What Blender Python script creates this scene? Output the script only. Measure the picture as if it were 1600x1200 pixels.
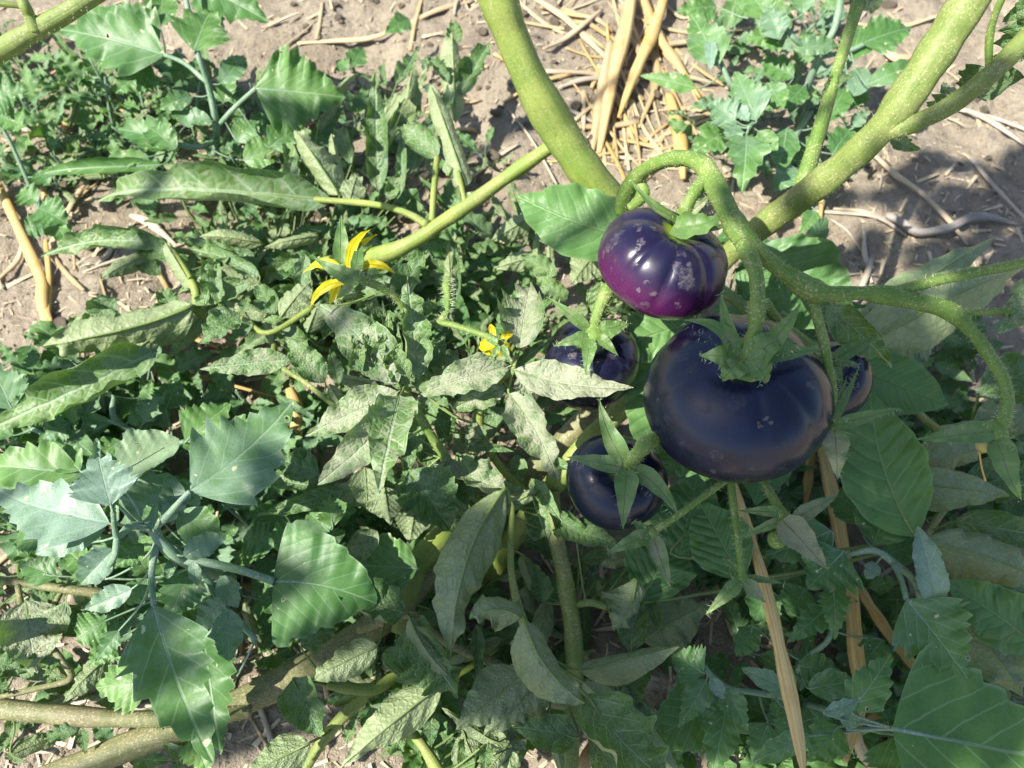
import bpy, math, random
import numpy as np
from mathutils import Vector, Matrix

# ------------------------------------------------------------------ camera
SC = bpy.context.scene
for o in list(bpy.data.objects):
    bpy.data.objects.remove(o)
COL = SC.collection
RNG = random.Random(7)
NP = np.random.RandomState(11)

F = 1232.0                      # focal length in photo pixels (1600 wide)
H = 0.47                        # camera height over the soil
T = math.radians(28)            # tilt away from straight down
CT, ST = math.cos(T), math.sin(T)
CAM = np.array([0.0, 0.0, H])
cd = bpy.data.cameras.new('camera')
cam = bpy.data.objects.new('camera', cd)
COL.objects.link(cam)
cam.location = CAM
cam.rotation_euler = (T, 0, 0)
cd.sensor_width = 36
cd.lens = F / 1600 * 36
cd.clip_start = 0.01
cd.clip_end = 200
cd.dof.use_dof = True
cd.dof.focus_distance = 0.335
cd.dof.aperture_fstop = 15.0
SC.camera = cam

# ------------------------------------------------------------------ light
SUN = np.array([-0.55, -0.20, 0.80])
SUN = SUN / np.linalg.norm(SUN)
W = bpy.data.worlds.new('World')
SC.world = W
W.use_nodes = True
wn = W.node_tree
wn.nodes.clear()
sky = wn.nodes.new('ShaderNodeTexSky')
sky.sky_type = 'NISHITA'
sky.sun_disc = False
sky.sun_elevation = math.asin(SUN[2])
sky.sun_rotation = math.atan2(SUN[0], SUN[1])
bg = wn.nodes.new('ShaderNodeBackground')
bg.inputs[1].default_value = 0.09
wo = wn.nodes.new('ShaderNodeOutputWorld')
wn.links.new(sky.outputs[0], bg.inputs[0])
wn.links.new(bg.outputs[0], wo.inputs[0])
sl = bpy.data.lights.new('sun', 'SUN')
sl.energy = 5.0
sl.angle = math.radians(0.5)
sl.color = (1.0, 0.95, 0.86)
so = bpy.data.objects.new('sun', sl)
COL.objects.link(so)
so.rotation_euler = Vector(SUN).to_track_quat('Z', 'Y').to_euler()
so.location = (-1, -0.4, 1.6)
SC.view_settings.view_transform = 'Standard'
SC.view_settings.look = 'None'
SC.view_settings.gamma = 1
SC.view_settings.use_curve_mapping = False
SC.view_settings.exposure = 1.05
SC.render.engine = 'CYCLES'
SC.cycles.max_bounces = 8
SC.cycles.transparent_max_bounces = 8
SC.cycles.use_denoising = True

# ------------------------------------------------------------------ helpers
def at(px, py, zc):
    """world point seen at photo pixel (px, py) at height zc centimetres"""
    x, y = (px - 800) / F, (600 - py) / F
    d = np.array([x, y * CT + ST, y * ST - CT])
    return CAM + d * ((zc / 100.0 - H) / d[2])

def depth(p):
    r = p - CAM
    return -(r[1] * -ST + r[2] * CT)

def project(p):
    r = p - CAM
    dz = depth(p)
    return 800 + F * r[0] / dz, 600 - F * (r[1] * CT + r[2] * ST) / dz, dz

def norm(v):
    return v / (np.linalg.norm(v) + 1e-12)

ORG = {}

def set_props(o, label=None, cat=None, group=None, kind=None):
    if label: o['label'] = label
    if cat: o['category'] = cat
    if group: o['group'] = group
    if kind: o['kind'] = kind

def thing(name, loc, label, cat, group=None):
    o = bpy.data.objects.new(name, None)
    o.empty_display_size = 0.01
    COL.objects.link(o)
    o.location = loc
    ORG[o] = np.array(loc, float)
    set_props(o, label, cat, group)
    return o

def mesh_obj(name, V, faces, mats, parent=None, uv=None, rel=None, midx=None, smooth=True, local=False):
    me = bpy.data.meshes.new(name)
    V = np.asarray(V, float)
    root = parent
    org = ORG[parent] if parent is not None else np.zeros(3)
    if not local:
        V = V - org
    me.from_pydata(V.tolist(), [], faces)
    if uv is not None:
        for nm, arr in (('UVMap', uv), ('rel', rel)):
            if arr is None: continue
            l = me.uv_layers.new(name=nm)
            idx = np.empty(len(me.loops), np.int32)
            me.loops.foreach_get('vertex_index', idx)
            l.data.foreach_set('uv', np.asarray(arr, np.float32)[idx].ravel())
    for m in (mats if isinstance(mats, (list, tuple)) else [mats]):
        me.materials.append(m)
    if midx is not None:
        me.polygons.foreach_set('material_index', np.asarray(midx, np.int32))
    if smooth:
        me.polygons.foreach_set('use_smooth', np.ones(len(me.polygons), bool))
    me.update()
    o = bpy.data.objects.new(name, me)
    COL.objects.link(o)
    if parent is not None:
        o.parent = parent
        ORG[o] = org
    else:
        ORG[o] = np.zeros(3)
    return o

# ---- tubes
def spline(pts, n=6):
    P = [np.asarray(p, float) for p in pts]
    P = [2 * P[0] - P[1]] + P + [2 * P[-1] - P[-2]]
    out = []
    for i in range(1, len(P) - 2):
        a, b, c, d = P[i - 1], P[i], P[i + 1], P[i + 2]
        for k in range(n):
            t = k / n
            out.append(0.5 * ((2 * b) + (c - a) * t + (2 * a - 5 * b + 4 * c - d) * t * t + (3 * b - a - 3 * c + d) * t ** 3))
    out.append(P[-2])
    return np.array(out)

def tube_geo(pts, radii, n=6, sides=9, wob=0.05, flat=1.0, seed=0, groove=0):
    """returns verts, faces, per-vertex uv"""
    rs = np.random.RandomState(seed)
    Q = spline([np.append(p, r) for p, r in zip(pts, radii)], n)
    C, R = Q[:, :3], np.maximum(Q[:, 3], 1e-5)
    R = R * (1 + wob * np.interp(np.arange(len(R)), np.arange(0, len(R) + 3, 3), rs.uniform(-1, 1, len(np.arange(0, len(R) + 3, 3)))))
    Tn = np.gradient(C, axis=0)
    Tn /= np.linalg.norm(Tn, axis=1)[:, None] + 1e-12
    ref = np.array([0, 0, 1.0]) if abs(Tn[0][2]) < 0.9 else np.array([1.0, 0, 0])
    nrm = norm(np.cross(Tn[0], ref))
    V, UV = [], []
    lens = np.concatenate([[0], np.cumsum(np.linalg.norm(np.diff(C, axis=0), axis=1))])
    ph = rs.uniform(0, 6.28)
    for i in range(len(C)):
        nrm = norm(nrm - Tn[i] * np.dot(nrm, Tn[i]))
        b = np.cross(Tn[i], nrm)
        for k in range(sides):
            a = 2 * math.pi * k / sides
            rr = R[i] * (1 + 0.06 * math.cos(5 * a + ph) * (wob > 0) + groove * (k % 2) * -1)
            V.append(C[i] + rr * (math.cos(a) * nrm + flat * math.sin(a) * b))
            UV.append((k / sides, lens[i] * 10))
    F_ = []
    for i in range(len(C) - 1):
        for k in range(sides):
            k2 = (k + 1) % sides
            F_.append((i * sides + k, i * sides + k2, (i + 1) * sides + k2, (i + 1) * sides + k))
    F_.append(tuple(range(sides - 1, -1, -1)))
    F_.append(tuple((len(C) - 1) * sides + k for k in range(sides)))
    return np.array(V), F_, np.array(UV), C, R

def px_tube(data):
    """[(px,py,z,width_px)] -> points, radii"""
    pts = [at(a, b, c) for a, b, c, w in data]
    return pts, [w / 2 * depth(p) / F for p, (a, b, c, w) in zip(pts, data)]

# ---- leaves
def lerp(a, b, t): return a + (b - a) * t

def profile(kind, v, rs):
    """half width left/right (0..1) along v"""
    def base(v):
        if kind == 'goose':
            lo = np.sin(np.pi / 2 * np.clip(v / 0.30, 0, 1)) ** 0.9
            hi = (1 - np.clip((v - 0.30) / 0.70, 0, 1)) ** 0.80
            return np.where(v < 0.30, lo, 0.12 * (v < 1) * (1 - v) + 0.88 * hi)
        if kind == 'delta':
            lo = np.sin(np.pi / 2 * np.clip(v / 0.17, 0, 1)) ** 0.9
            hi = (1 - np.clip((v - 0.17) / 0.83, 0, 1)) ** 0.70
            return np.where(v < 0.17, lo, hi)
        if kind == 'young':
            return np.sin(np.pi * np.clip(v, 0, 1) ** 0.8) ** 0.75
        if kind in ('tom', 'tomf'):
            lo = np.sin(np.pi / 2 * np.clip(v / 0.33, 0, 1)) ** 0.8
            t = np.clip((v - 0.33) / 0.67, 0, 1)
            return np.where(v < 0.33, lo, (1 - t ** 1.35) ** 1.0)
        if kind == 'smooth':
            return np.sin(np.pi * np.clip(v, 0, 1) ** 0.86) ** 0.85
        if kind == 'sepal':
            return np.where(v < 0.22, 0.55 + 0.45 * np.sin(np.pi / 2 * v / 0.22), (1 - np.clip((v - 0.22) / 0.78, 0, 1) ** 1.25))
        if kind == 'petal':
            return np.where(v < 0.38, 0.5 + 0.5 * np.sin(np.pi / 2 * v / 0.38), (1 - np.clip((v - 0.38) / 0.62, 0, 1) ** 1.5))
        return np.sin(np.pi * v)
    b = base(v)
    out = []
    for s in range(2):
        m = np.ones_like(v)
        if kind in ('goose', 'delta'):
            n = rs.randint(4, 7)
            kn = np.sort(np.concatenate([[0.12 if kind == 'delta' else 0.24], 0.30 + 0.66 * (np.arange(n) + rs.uniform(-.25, .25, n)) / n, [1.01]]))
            amp = rs.uniform(0.22, 0.50, len(kn))
            if kind == 'delta': amp = amp * .35
            for a_, c_, am in zip(kn[:-1], kn[1:], amp[:-1]):
                t = (v - a_) / (c_ - a_)
                q = (t >= 0) & (t < 1)
                m = np.where(q, 1 - am * (1 - np.clip(t, 0, 1)) ** 0.8 * (1 - 0.3 * t) + am * 0.25, m)
        elif kind in ('tom', 'tomf'):
            n = rs.randint(3, 5)
            kn = np.concatenate([0.18 + 0.62 * (np.arange(n) + rs.uniform(-.2, .2, n)) / n, [0.9]])
            amp = rs.uniform(0.02, 0.20, len(kn)) * (.3 if kind == 'tomf' else 1)
            for a_, c_, am in zip(kn[:-1], kn[1:], amp[:-1]):
                t = (v - a_) / (c_ - a_)
                q = (t >= 0) & (t < 1)
                tt = np.clip(t, 0, 1)
                m = np.where(q, 1 - am * (1 - np.sin(np.pi * tt) ** .8), m)
            m = m * (1 + 0.02 * np.sin(v * 60 + rs.uniform(0, 6)))
        elif kind == 'young':
            m = 1 + 0.09 * np.sign(np.sin(v * 17 + rs.uniform(0, 6))) * np.abs(np.sin(v * 17)) ** 0.6 * (v > .25)
        elif kind == 'smooth':
            m = 1 + 0.025 * np.sin(v * 38 + rs.uniform(0, 6)) + 0.03 * np.sin(v * 13 + rs.uniform(0, 6))
        else:
            m = 1 + 0.03 * np.sin(v * 20 + rs.uniform(0, 6))
        out.append(np.maximum(b * m, 0))
    return out

def leaf_geo(base, tip, n0, half, kind, roll=(0, 0), fold=0, bow=0, side=0, ripple=0.10, tw=0, curl=0, seed=0, nu=6, nv=32, pet=None, prad=0.0008):
    rs = np.random.RandomState(seed)
    base, tip = np.asarray(base, float), np.asarray(tip, float)
    ax = tip - base
    L = np.linalg.norm(ax)
    ax = ax / L
    n0 = norm(n0 - ax * np.dot(n0, ax))
    lat0 = np.cross(ax, n0)
    v = np.linspace(0, 1, nv + 1)
    u = np.linspace(-1, 1, 2 * nu + 1)
    wl, wr = profile(kind, v, rs)
    hump = 4 * v * (1 - v)
    C = base + np.outer(v * L, ax) + np.outer(hump * bow * L, n0) + np.outer(hump * side * L, lat0) + np.outer((v ** 3 - v ** 2) * curl * L, n0)
    Tn = np.gradient(C, axis=0)
    Tn /= np.linalg.norm(Tn, axis=1)[:, None]
    V = np.zeros((nv + 1, 2 * nu + 1, 3))
    UV = np.zeros((nv + 1, 2 * nu + 1, 2))
    RE = np.zeros((nv + 1, 2 * nu + 1, 2))
    m1, m2 = rs.uniform(2.2, 4.2, 2)
    p1, p2, p3, p4 = rs.uniform(0, 6.28, 4)
    quilt = {'tom': .085, 'tomf': .07, 'smooth': .07, 'goose': .03, 'delta': .02}.get(kind, 0)
    qsign = 1
    nside = {'tom': 6, 'tomf': 6, 'smooth': 8}.get(kind, 5)
    sweep = {'goose': 0.22, 'delta': 0.0, 'tom': 0.18, 'tomf': 0.15, 'young': 0.15}.get(kind, 0.1)
    for i in range(nv + 1):
        t = Tn[i]
        n = norm(n0 - t * np.dot(n0, t))
        lat = np.cross(t, n)
        a = math.radians(tw) * v[i]
        n, lat = n * math.cos(a) + lat * math.sin(a), lat * math.cos(a) - n * math.sin(a)
        for j, uu in enumerate(u):
            w = (wl if uu < 0 else wr)[i] * half
            s = abs(uu) * w
            R = math.radians(roll[0] if uu < 0 else roll[1])
            if abs(R) > 1e-3:
                k = abs(R) / half
                x = math.sin(k * s) / k
                z = math.copysign((1 - math.cos(k * s)) / k, R)
            else:
                x, z = s, 0.0
            f = math.radians(fold)
            x, z = x * math.cos(f) - z * math.sin(f), x * math.sin(f) + z * math.cos(f)
            ph, mm = (p1, m1) if uu < 0 else (p2, m2)
            z += ripple * half * abs(uu) ** 1.7 * (math.sin(6.28 * v[i] * mm + ph) + 0.5 * math.sin(6.28 * v[i] * mm * 2.3 + p3)) * min(1, 6 * (1 - v[i]) + .2) * min(1, 4 * v[i])
            if quilt:
                ph_ = (v[i] - .8 * s / L) * nside + (.25 if uu < 0 else 0)
                z += quilt * half * (math.sin(math.pi * (ph_ % 1.0)) ** .7 - .5) * min(1, 4 * abs(uu)) * (1 - abs(uu) ** 3) * min(1, 8 * (1 - v[i])) * (qsign)
            sw = sweep * s * (1 - v[i])
            V[i, j] = C[i] + lat * math.copysign(x, uu) + n * z + t * sw
            UV[i, j] = (0.5 + uu * w / L, v[i] + sw / L)
            RE[i, j] = (0.5 + 0.5 * uu, v[i])
    m = 2 * nu + 1
    faces = [(i * m + j, i * m + j + 1, (i + 1) * m + j + 1, (i + 1) * m + j) for i in range(nv) for j in range(2 * nu)]
    V = V.reshape(-1, 3); UV = UV.reshape(-1, 2); RE = RE.reshape(-1, 2)
    mi = [0] * len(faces)
    # midrib / petiole
    rib = [C[k] + 0.0 * n0 for k in (0, nv // 4, nv // 2, 3 * nv // 4)]
    nn = norm(n0)
    off = -prad * 0.55
    rp = [p + nn * off for p in rib]
    rr = [prad, prad * .8, prad * .55, prad * .25]
    if pet is not None:
        pet = [np.asarray(p, float) for p in pet]
        rp = pet + rp
        rr = [prad * 1.25] * len(pet) + rr
    v2, f2, uv2, _, _ = tube_geo(rp, rr, n=4, sides=6, wob=0, seed=seed)
    k0 = len(V)
    faces = faces + [tuple(k0 + q for q in f) for f in f2]
    mi = mi + [1] * len(f2)
    V = np.vstack([V, v2])
    UV = np.vstack([UV, uv2]); RE = np.vstack([RE, np.full((len(v2), 2), 0.5)])
    return V, faces, UV, RE, mi

LS = [100]
VR = random.Random(23)
def view_normal(p, mix=0.65):
    return norm(mix * norm(CAM - p) + (1 - mix) * np.array([0, 0, 1.0]))

def make_leaf(plant, name, kind, b, t, w, mats, flip=False, roll=(0, 0), fold=0, twist=0, bow=0.05, side=0, ripple=0.10,
              tint=0.5, bloom=0.3, dust=0.3, pet=None, prad=None, label=None, tw=0, curl=0, nu=7, nv=36, seed=None):
    B, Tp = at(*b), at(*t)
    mid = (B + Tp) / 2
    n = view_normal(mid)
    ax = norm(Tp - B)
    n = norm(n - ax * np.dot(n, ax))
    lat = np.cross(ax, n)
    a = math.radians(twist)
    n = n * math.cos(a) + lat * math.sin(a)
    if isinstance(roll, (int, float)): roll = (roll, roll)
    if flip and fold == 0: fold = -VR.uniform(8, 34)
    if flip or max(roll) >= 40: roll = tuple(max(-140, min(150, q * 1.5)) for q in roll)
    rm = max(abs(roll[0]), abs(roll[1]))
    r = math.radians(rm)
    half = w / 2 * depth(mid) / F / math.cos(math.radians(min(40, abs(fold))))
    if r > 0.05:
        half *= r / math.sin(min(r, math.pi / 2))
    s = -1 if flip else 1
    rl = (roll[0] * s, roll[1] * s)
    if flip: rl = rl[::-1]
    LS[0] += 1
    if prad is None:
        prad = max(0.00045, min(0.0016, half * (0.034 if kind in ('goose', 'delta', 'young') else .042)))
    if pet == 'auto': pet = nearest_on(plant, B)
    if kind == 'tom' and (flip or rm >= 60): kind = 'tomf'
    if flip: ripple *= .6
    V, faces, UV, RE, mi = leaf_geo(B, Tp, n * s, half, kind, rl, fold * s, bow * s, side * s, ripple, tw, curl * s,
                                    seed if seed is not None else LS[0], nu, nv, pet, prad)
    o = mesh_obj(name, V, faces, mats, plant, UV, RE, mi)
    o.color = (tint, bloom, dust, 1)
    if label: o['label'] = label
    return o

STEMPTS = {}
WF = {'tomato_stem_bright': .75, 'tomato_stem_dusty': .68, 'tomato_stem_brown': .74, 'truss_green': .76, 'goosefoot_stem': .85}
def nearest_on(plant, B):
    P = STEMPTS.get(plant)
    if not P: return None
    Q = np.array(P)
    d = np.linalg.norm(Q - B, axis=1)
    k = int(np.argmin(d))
    if d[k] < 0.002: return None
    e = Q[k]
    m = (e * .55 + B * .45) - np.array([0, 0, 0.12 * d[k]])
    return [e, m]

def stem(plant, name, data, mat, hair=0, sides=12, wob=0.09, parent=None, hl=0.0022):
    pts, rad = px_tube(data)
    rad = [r * WF.get(mat.name, 1.0) for r in rad]
    LS[0] += 1
    V, Fc, UV, C, R = tube_geo(pts, rad, n=8, sides=sides, wob=wob, seed=LS[0])
    o = mesh_obj(name, V, Fc, mat, parent or plant, UV, UV)
    STEMPTS.setdefault(plant, []).extend([c for c in C])
    if hair:
        HAIRS.setdefault(plant, []).append((C, R, hair, hl))
    return o
HAIRS = {}

# ---- numpy noise for terrain
def vnoise(x, y, seed):
    xi, yi = np.floor(x).astype(np.int64), np.floor(y).astype(np.int64)
    xf, yf = x - xi, y - yi
    xf, yf = xf * xf * (3 - 2 * xf), yf * yf * (3 - 2 * yf)
    def h(a, b):
        k = (a * 374761393 + b * 668265263 + seed * 974711) & 0xffffffff
        k = ((k ^ (k >> 13)) * 1274126177) & 0xffffffff
        return ((k ^ (k >> 16)) & 0xffff) / 65535.0
    return (h(xi, yi) * (1 - xf) + h(xi + 1, yi) * xf) * (1 - yf) + (h(xi, yi + 1) * (1 - xf) + h(xi + 1, yi + 1) * xf) * yf

def soil_height(x, y):
    x, y = np.asarray(x, float), np.asarray(y, float)
    near = np.exp(-((x / 3) ** 2 + (y / 3) ** 2))
    h = 0.022 * (vnoise(x * 7, y * 7, 1) - .5) + 0.012 * (vnoise(x * 23, y * 23, 2) - .5)
    c = vnoise(x * 60, y * 60, 3)
    h += 0.012 * (c - .5) * np.clip(vnoise(x * 9, y * 9, 4) * 2 - .5, 0, 1)
    h += 0.006 * (vnoise(x * 130, y * 130, 5) - .5)
    return h * (0.3 + 0.7 * near) - 0.004

# ------------------------------------------------------------------ materials
class G:
    """small helper around a node tree"""
    def __init__(self, name):
        self.m = bpy.data.materials.new(name)
        self.m.use_nodes = True
        self.t = self.m.node_tree
        self.t.nodes.clear()
        self.out = self.t.nodes.new('ShaderNodeOutputMaterial')
    def n(self, typ, **k):
        x = self.t.nodes.new(typ)
        for a, b in k.items(): setattr(x, a, b)
        return x
    def put(self, sock, val):
        if hasattr(val, 'links') or isinstance(val, bpy.types.NodeSocket): self.t.links.new(val, sock)
        elif isinstance(val, (tuple, list)) and len(val) == 3 and sock.type == 'RGBA': sock.default_value = (*val, 1)
        else: sock.default_value = val
    def f(self, op, a, b=None, c=None, clamp=False):
        x = self.n('ShaderNodeMath', operation=op, use_clamp=clamp)
        for i, q in enumerate((a, b, c)):
            if q is not None: self.put(x.inputs[i], q)
        return x.outputs[0]
    def vm(self, op, a, b=None, scale=None):
        x = self.n('ShaderNodeVectorMath', operation=op)
        self.put(x.inputs[0], a)
        if b is not None: self.put(x.inputs[1], b)
        if scale is not None: self.put(x.inputs['Scale'], scale)
        return x.outputs['Value'] if op in ('DISTANCE', 'LENGTH', 'DOT_PRODUCT') else x.outputs[0]
    def ss(self, x, a, b):
        k = self.n('ShaderNodeMapRange', interpolation_type='SMOOTHSTEP')
        self.put(k.inputs[0], x); self.put(k.inputs[1], a); self.put(k.inputs[2], b)
        return k.outputs[0]
    def mix(self, fac, a, b, mode='MIX'):
        k = self.n('ShaderNodeMix', data_type='RGBA', blend_type=mode)
        self.put(k.inputs[0], fac); self.put(k.inputs[6], a); self.put(k.inputs[7], b)
        return k.outputs[2]
    def noise(self, vec, scale, detail=3, rough=0.55, color=False):
        k = self.n('ShaderNodeTexNoise')
        self.put(k.inputs['Vector'], vec); self.put(k.inputs['Scale'], scale)
        k.inputs['Detail'].default_value = detail; k.inputs['Roughness'].default_value = rough
        return k.outputs[1 if color else 0]
    def voro(self, vec, scale, feature='F1', out=0, rnd=1.0):
        k = self.n('ShaderNodeTexVoronoi', feature=feature)
        self.put(k.inputs['Vector'], vec); self.put(k.inputs['Scale'], scale)
        k.inputs['Randomness'].default_value = rnd
        return k.outputs[out]
    def sep(self, v):
        k = self.n('ShaderNodeSeparateXYZ'); self.put(k.inputs[0], v); return k.outputs
    def comb(self, x, y, z=0.0):
        k = self.n('ShaderNodeCombineXYZ')
        for i, q in enumerate((x, y, z)): self.put(k.inputs[i], q)
        return k.outputs[0]
    def coord(self): return self.n('ShaderNodeTexCoord').outputs['Object']
    def bump(self, h, strength, dist):
        k = self.n('ShaderNodeBump'); self.put(k.inputs['Height'], h)
        k.inputs['Strength'].default_value = strength; k.inputs['Distance'].default_value = dist
        return k.outputs[0]
    def bsdf(self, color, rough=0.6, spec=0.3, normal=None, **kw):
        k = self.n('ShaderNodeBsdfPrincipled')
        self.put(k.inputs['Base Color'], color); self.put(k.inputs['Roughness'], rough); self.put(k.inputs['Specular IOR Level'], spec)
        if normal is not None: self.put(k.inputs['Normal'], normal)
        for a, b in kw.items(): self.put(k.inputs[a.replace('_', ' ')], b)
        return k.outputs[0]
    def done(self, s):
        self.t.links.new(s, self.out.inputs[0]); return self.m

def leaf_material(name, top, top2, back, vein, trans, nv=7, slope=0.9, net=26, spots=False, vstr=0.55, bumpd=0.0009, bloomcol=(.27, .36, .34), netstr=.25, rough=.46, quilt=.5, dcol=(.36, .31, .22), tfac=.13, spec=.42, sheen=.0):
    g = G(name)
    uv = g.n('ShaderNodeUVMap', uv_map='UVMap').outputs[0]
    re = g.n('ShaderNodeUVMap', uv_map='rel').outputs[0]
    oi = g.n('ShaderNodeObjectInfo')
    sc = g.n('ShaderNodeSeparateColor'); g.put(sc.inputs[0], oi.outputs['Color'])
    tint, bloom, dust = sc.outputs
    rnd = oi.outputs['Random']
    oc = g.vm('ADD', g.coord(), g.comb(g.f('MULTIPLY', rnd, 3.1), g.f('MULTIPLY', rnd, 1.7), g.f('MULTIPLY', rnd, 5.3)))
    s = g.sep(uv); r = g.sep(re)
    wv = g.f('MULTIPLY', g.f('SUBTRACT', g.noise(uv, 9), .5), 0.035)
    X = g.f('ADD', g.f('SUBTRACT', s[0], .5), g.f('MULTIPLY', wv, .4))
    A = g.f('ABSOLUTE', X)
    V = s[1]
    mid = g.f('SUBTRACT', 1.0, g.ss(A, 0.003, 0.014))
    sg = g.f('MULTIPLY', g.f('SIGN', X), 0.22)
    q = g.f('ADD', g.f('MULTIPLY', g.f('ADD', g.f('SUBTRACT', V, g.f('SUBTRACT', g.f('MULTIPLY', A, slope), g.f('MULTIPLY', g.f('MULTIPLY', A, A), slope * -.9))), wv), float(nv)), sg)
    fr = g.f('FRACT', q)
    d = g.f('MINIMUM', fr, g.f('SUBTRACT', 1.0, fr))
    sv = g.f('MULTIPLY', g.f('SUBTRACT', 1.0, g.ss(d, 0.012, 0.065)), g.f('SUBTRACT', 1.0, g.f('MULTIPLY', g.ss(g.f('ABSOLUTE', g.f('SUBTRACT', r[0], .5)), .3, .5), .7)))
    nd = g.voro(g.vm('ADD', uv, g.comb(rnd, rnd)), float(net), 'DISTANCE_TO_EDGE')
    nt = g.f('SUBTRACT', 1.0, g.ss(nd, 0.02, 0.10))
    veins = g.f('MAXIMUM', mid, g.f('MULTIPLY', sv, .75))
    veins = g.f('MAXIMUM', veins, g.f('MULTIPLY', nt, netstr))
    n1 = g.noise(oc, 55.0, 4)
    col = g.mix(g.ss(n1, .3, .7), top, top2)
    edge = g.ss(g.f('ABSOLUTE', g.f('SUBTRACT', r[0], .5)), .455, .5)
    col = g.mix(g.f('MULTIPLY', edge, .45), col, vein)
    col = g.mix(g.f('MULTIPLY', veins, vstr), col, vein)
    # powdery bloom
    fine = g.noise(oc, 2600.0, 2, .7)
    mid_n = g.noise(oc, 110.0, 3)
    bm = g.f('ADD', g.f('ADD', g.f('MULTIPLY', bloom, 1.5), g.f('MULTIPLY', g.f('SUBTRACT', mid_n, .5), 1.3)), g.f('SUBTRACT', g.f('MULTIPLY', g.f('SUBTRACT', 1.0, V), .35), .6))
    bm = g.f('MULTIPLY', bm, g.f('ADD', .25, g.f('MULTIPLY', g.ss(fine, .36, .66), 1.0)), clamp=True)
    col = g.mix(g.f('MULTIPLY', bm, .8), col, bloomcol)
    # dust
    dn = g.noise(oc, 150.0, 5, .65)
    dm = g.ss(g.f('ADD', g.f('MULTIPLY', dn, 1.25), g.f('SUBTRACT', g.f('MULTIPLY', dust, .8), g.f('MULTIPLY', A, .55))), .82, 1.28)
    sp = g.voro(oc, 520.0)
    dm = g.f('MULTIPLY', dm, g.f('ADD', .55, g.f('MULTIPLY', g.ss(fine, .4, .7), .6)), clamp=True)
    gr = g.f('MULTIPLY', g.f('SUBTRACT', 1.0, g.ss(sp, .12, .24)), g.f('MULTIPLY', g.ss(dn, .50, .64), g.ss(dust, .1, .6)))
    dm = g.f('MAXIMUM', g.f('MULTIPLY', dm, .8), g.f('MULTIPLY', gr, .8))
    topc = g.mix(dm, col, dcol)
    # underside
    bk = g.mix(g.ss(n1, .3, .7), back, tuple(x * .82 for x in back))
    bk = g.mix(g.f('MULTIPLY', g.f('MAXIMUM', g.f('MULTIPLY', sv, .8), g.f('MULTIPLY', nt, .7)), .5), bk, tuple(x * .45 for x in back))
    bk = g.mix(g.f('MULTIPLY', mid, .5), bk, (.30, .36, .17))
    bk = g.mix(g.f('MULTIPLY', dm, .45), bk, dcol)
    geo = g.n('ShaderNodeNewGeometry')
    c = g.mix(geo.outputs['Backfacing'], topc, bk)
    hs = g.n('ShaderNodeHueSaturation')
    g.put(hs.inputs['Hue'], g.f('ADD', .518, g.f('MULTIPLY', tint, -.036)))
    g.put(hs.inputs['Value'], g.f('ADD', .72, g.f('MULTIPLY', tint, .56)))
    g.put(hs.inputs['Color'], c)
    c = hs.outputs[0]
    hole = None
    if spots:
        suv = g.vm('ADD', g.vm('ADD', uv, g.comb(g.f('MULTIPLY', rnd, 7.0), rnd)), g.vm('SCALE', g.vm('SUBTRACT', g.noise(uv, 22.0, 2, color=True), (.5, .5, .5)), scale=.05))
        vd = g.voro(suv, 8.5)
        vc = g.sep(g.voro(suv, 8.5, out=1))
        size = g.f('MULTIPLY', g.ss(vc[0], .45, 1.0), .22)
        inn = g.f('SUBTRACT', size, vd)
        m_ = g.ss(inn, 0.0, .012)
        c = g.mix(g.f('MULTIPLY', m_, .9), c, (.50, .50, .30))
        hole = g.f('MULTIPLY', g.ss(inn, .045, .05), g.f('GREATER_THAN', vc[1], .45))
    quiltv = g.f('MULTIPLY', g.ss(d, 0.0, .4), quilt)
    hgt = g.f('ADD', quiltv, g.f('ADD', g.f('MULTIPLY', g.ss(nd, 0, .3), .35 * (netstr > .1)), g.f('MULTIPLY', mid, -.5)))
    hgt = g.f('ADD', hgt, g.f('MULTIPLY', g.noise(oc, 500.0, 3), .35))
    nb = g.bump(hgt, .75, bumpd)
    rg = g.f('ADD', rough, g.f('MULTIPLY', dm, .3))
    p = g.bsdf(c, rg, spec, nb, Sheen_Weight=sheen, Sheen_Roughness=.45, Sheen_Tint=(.80, .95, 1.0, 1))
    tr = g.n('ShaderNodeBsdfTranslucent')
    g.put(tr.inputs[0], g.mix(veins, trans, tuple(min(1, x * 1.5) for x in trans)))
    ms = g.n('ShaderNodeMixShader')
    ms.inputs[0].default_value = tfac
    g.t.links.new(p, ms.inputs[1]); g.t.links.new(tr.outputs[0], ms.inputs[2])
    s_ = ms.outputs[0]
    if hole is not None:
        tp = g.n('ShaderNodeBsdfTransparent')
        m2 = g.n('ShaderNodeMixShader')
        g.put(m2.inputs[0], hole)
        g.t.links.new(s_, m2.inputs[1]); g.t.links.new(tp.outputs[0], m2.inputs[2])
        s_ = m2.outputs[0]
    return g.done(s_)

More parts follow.
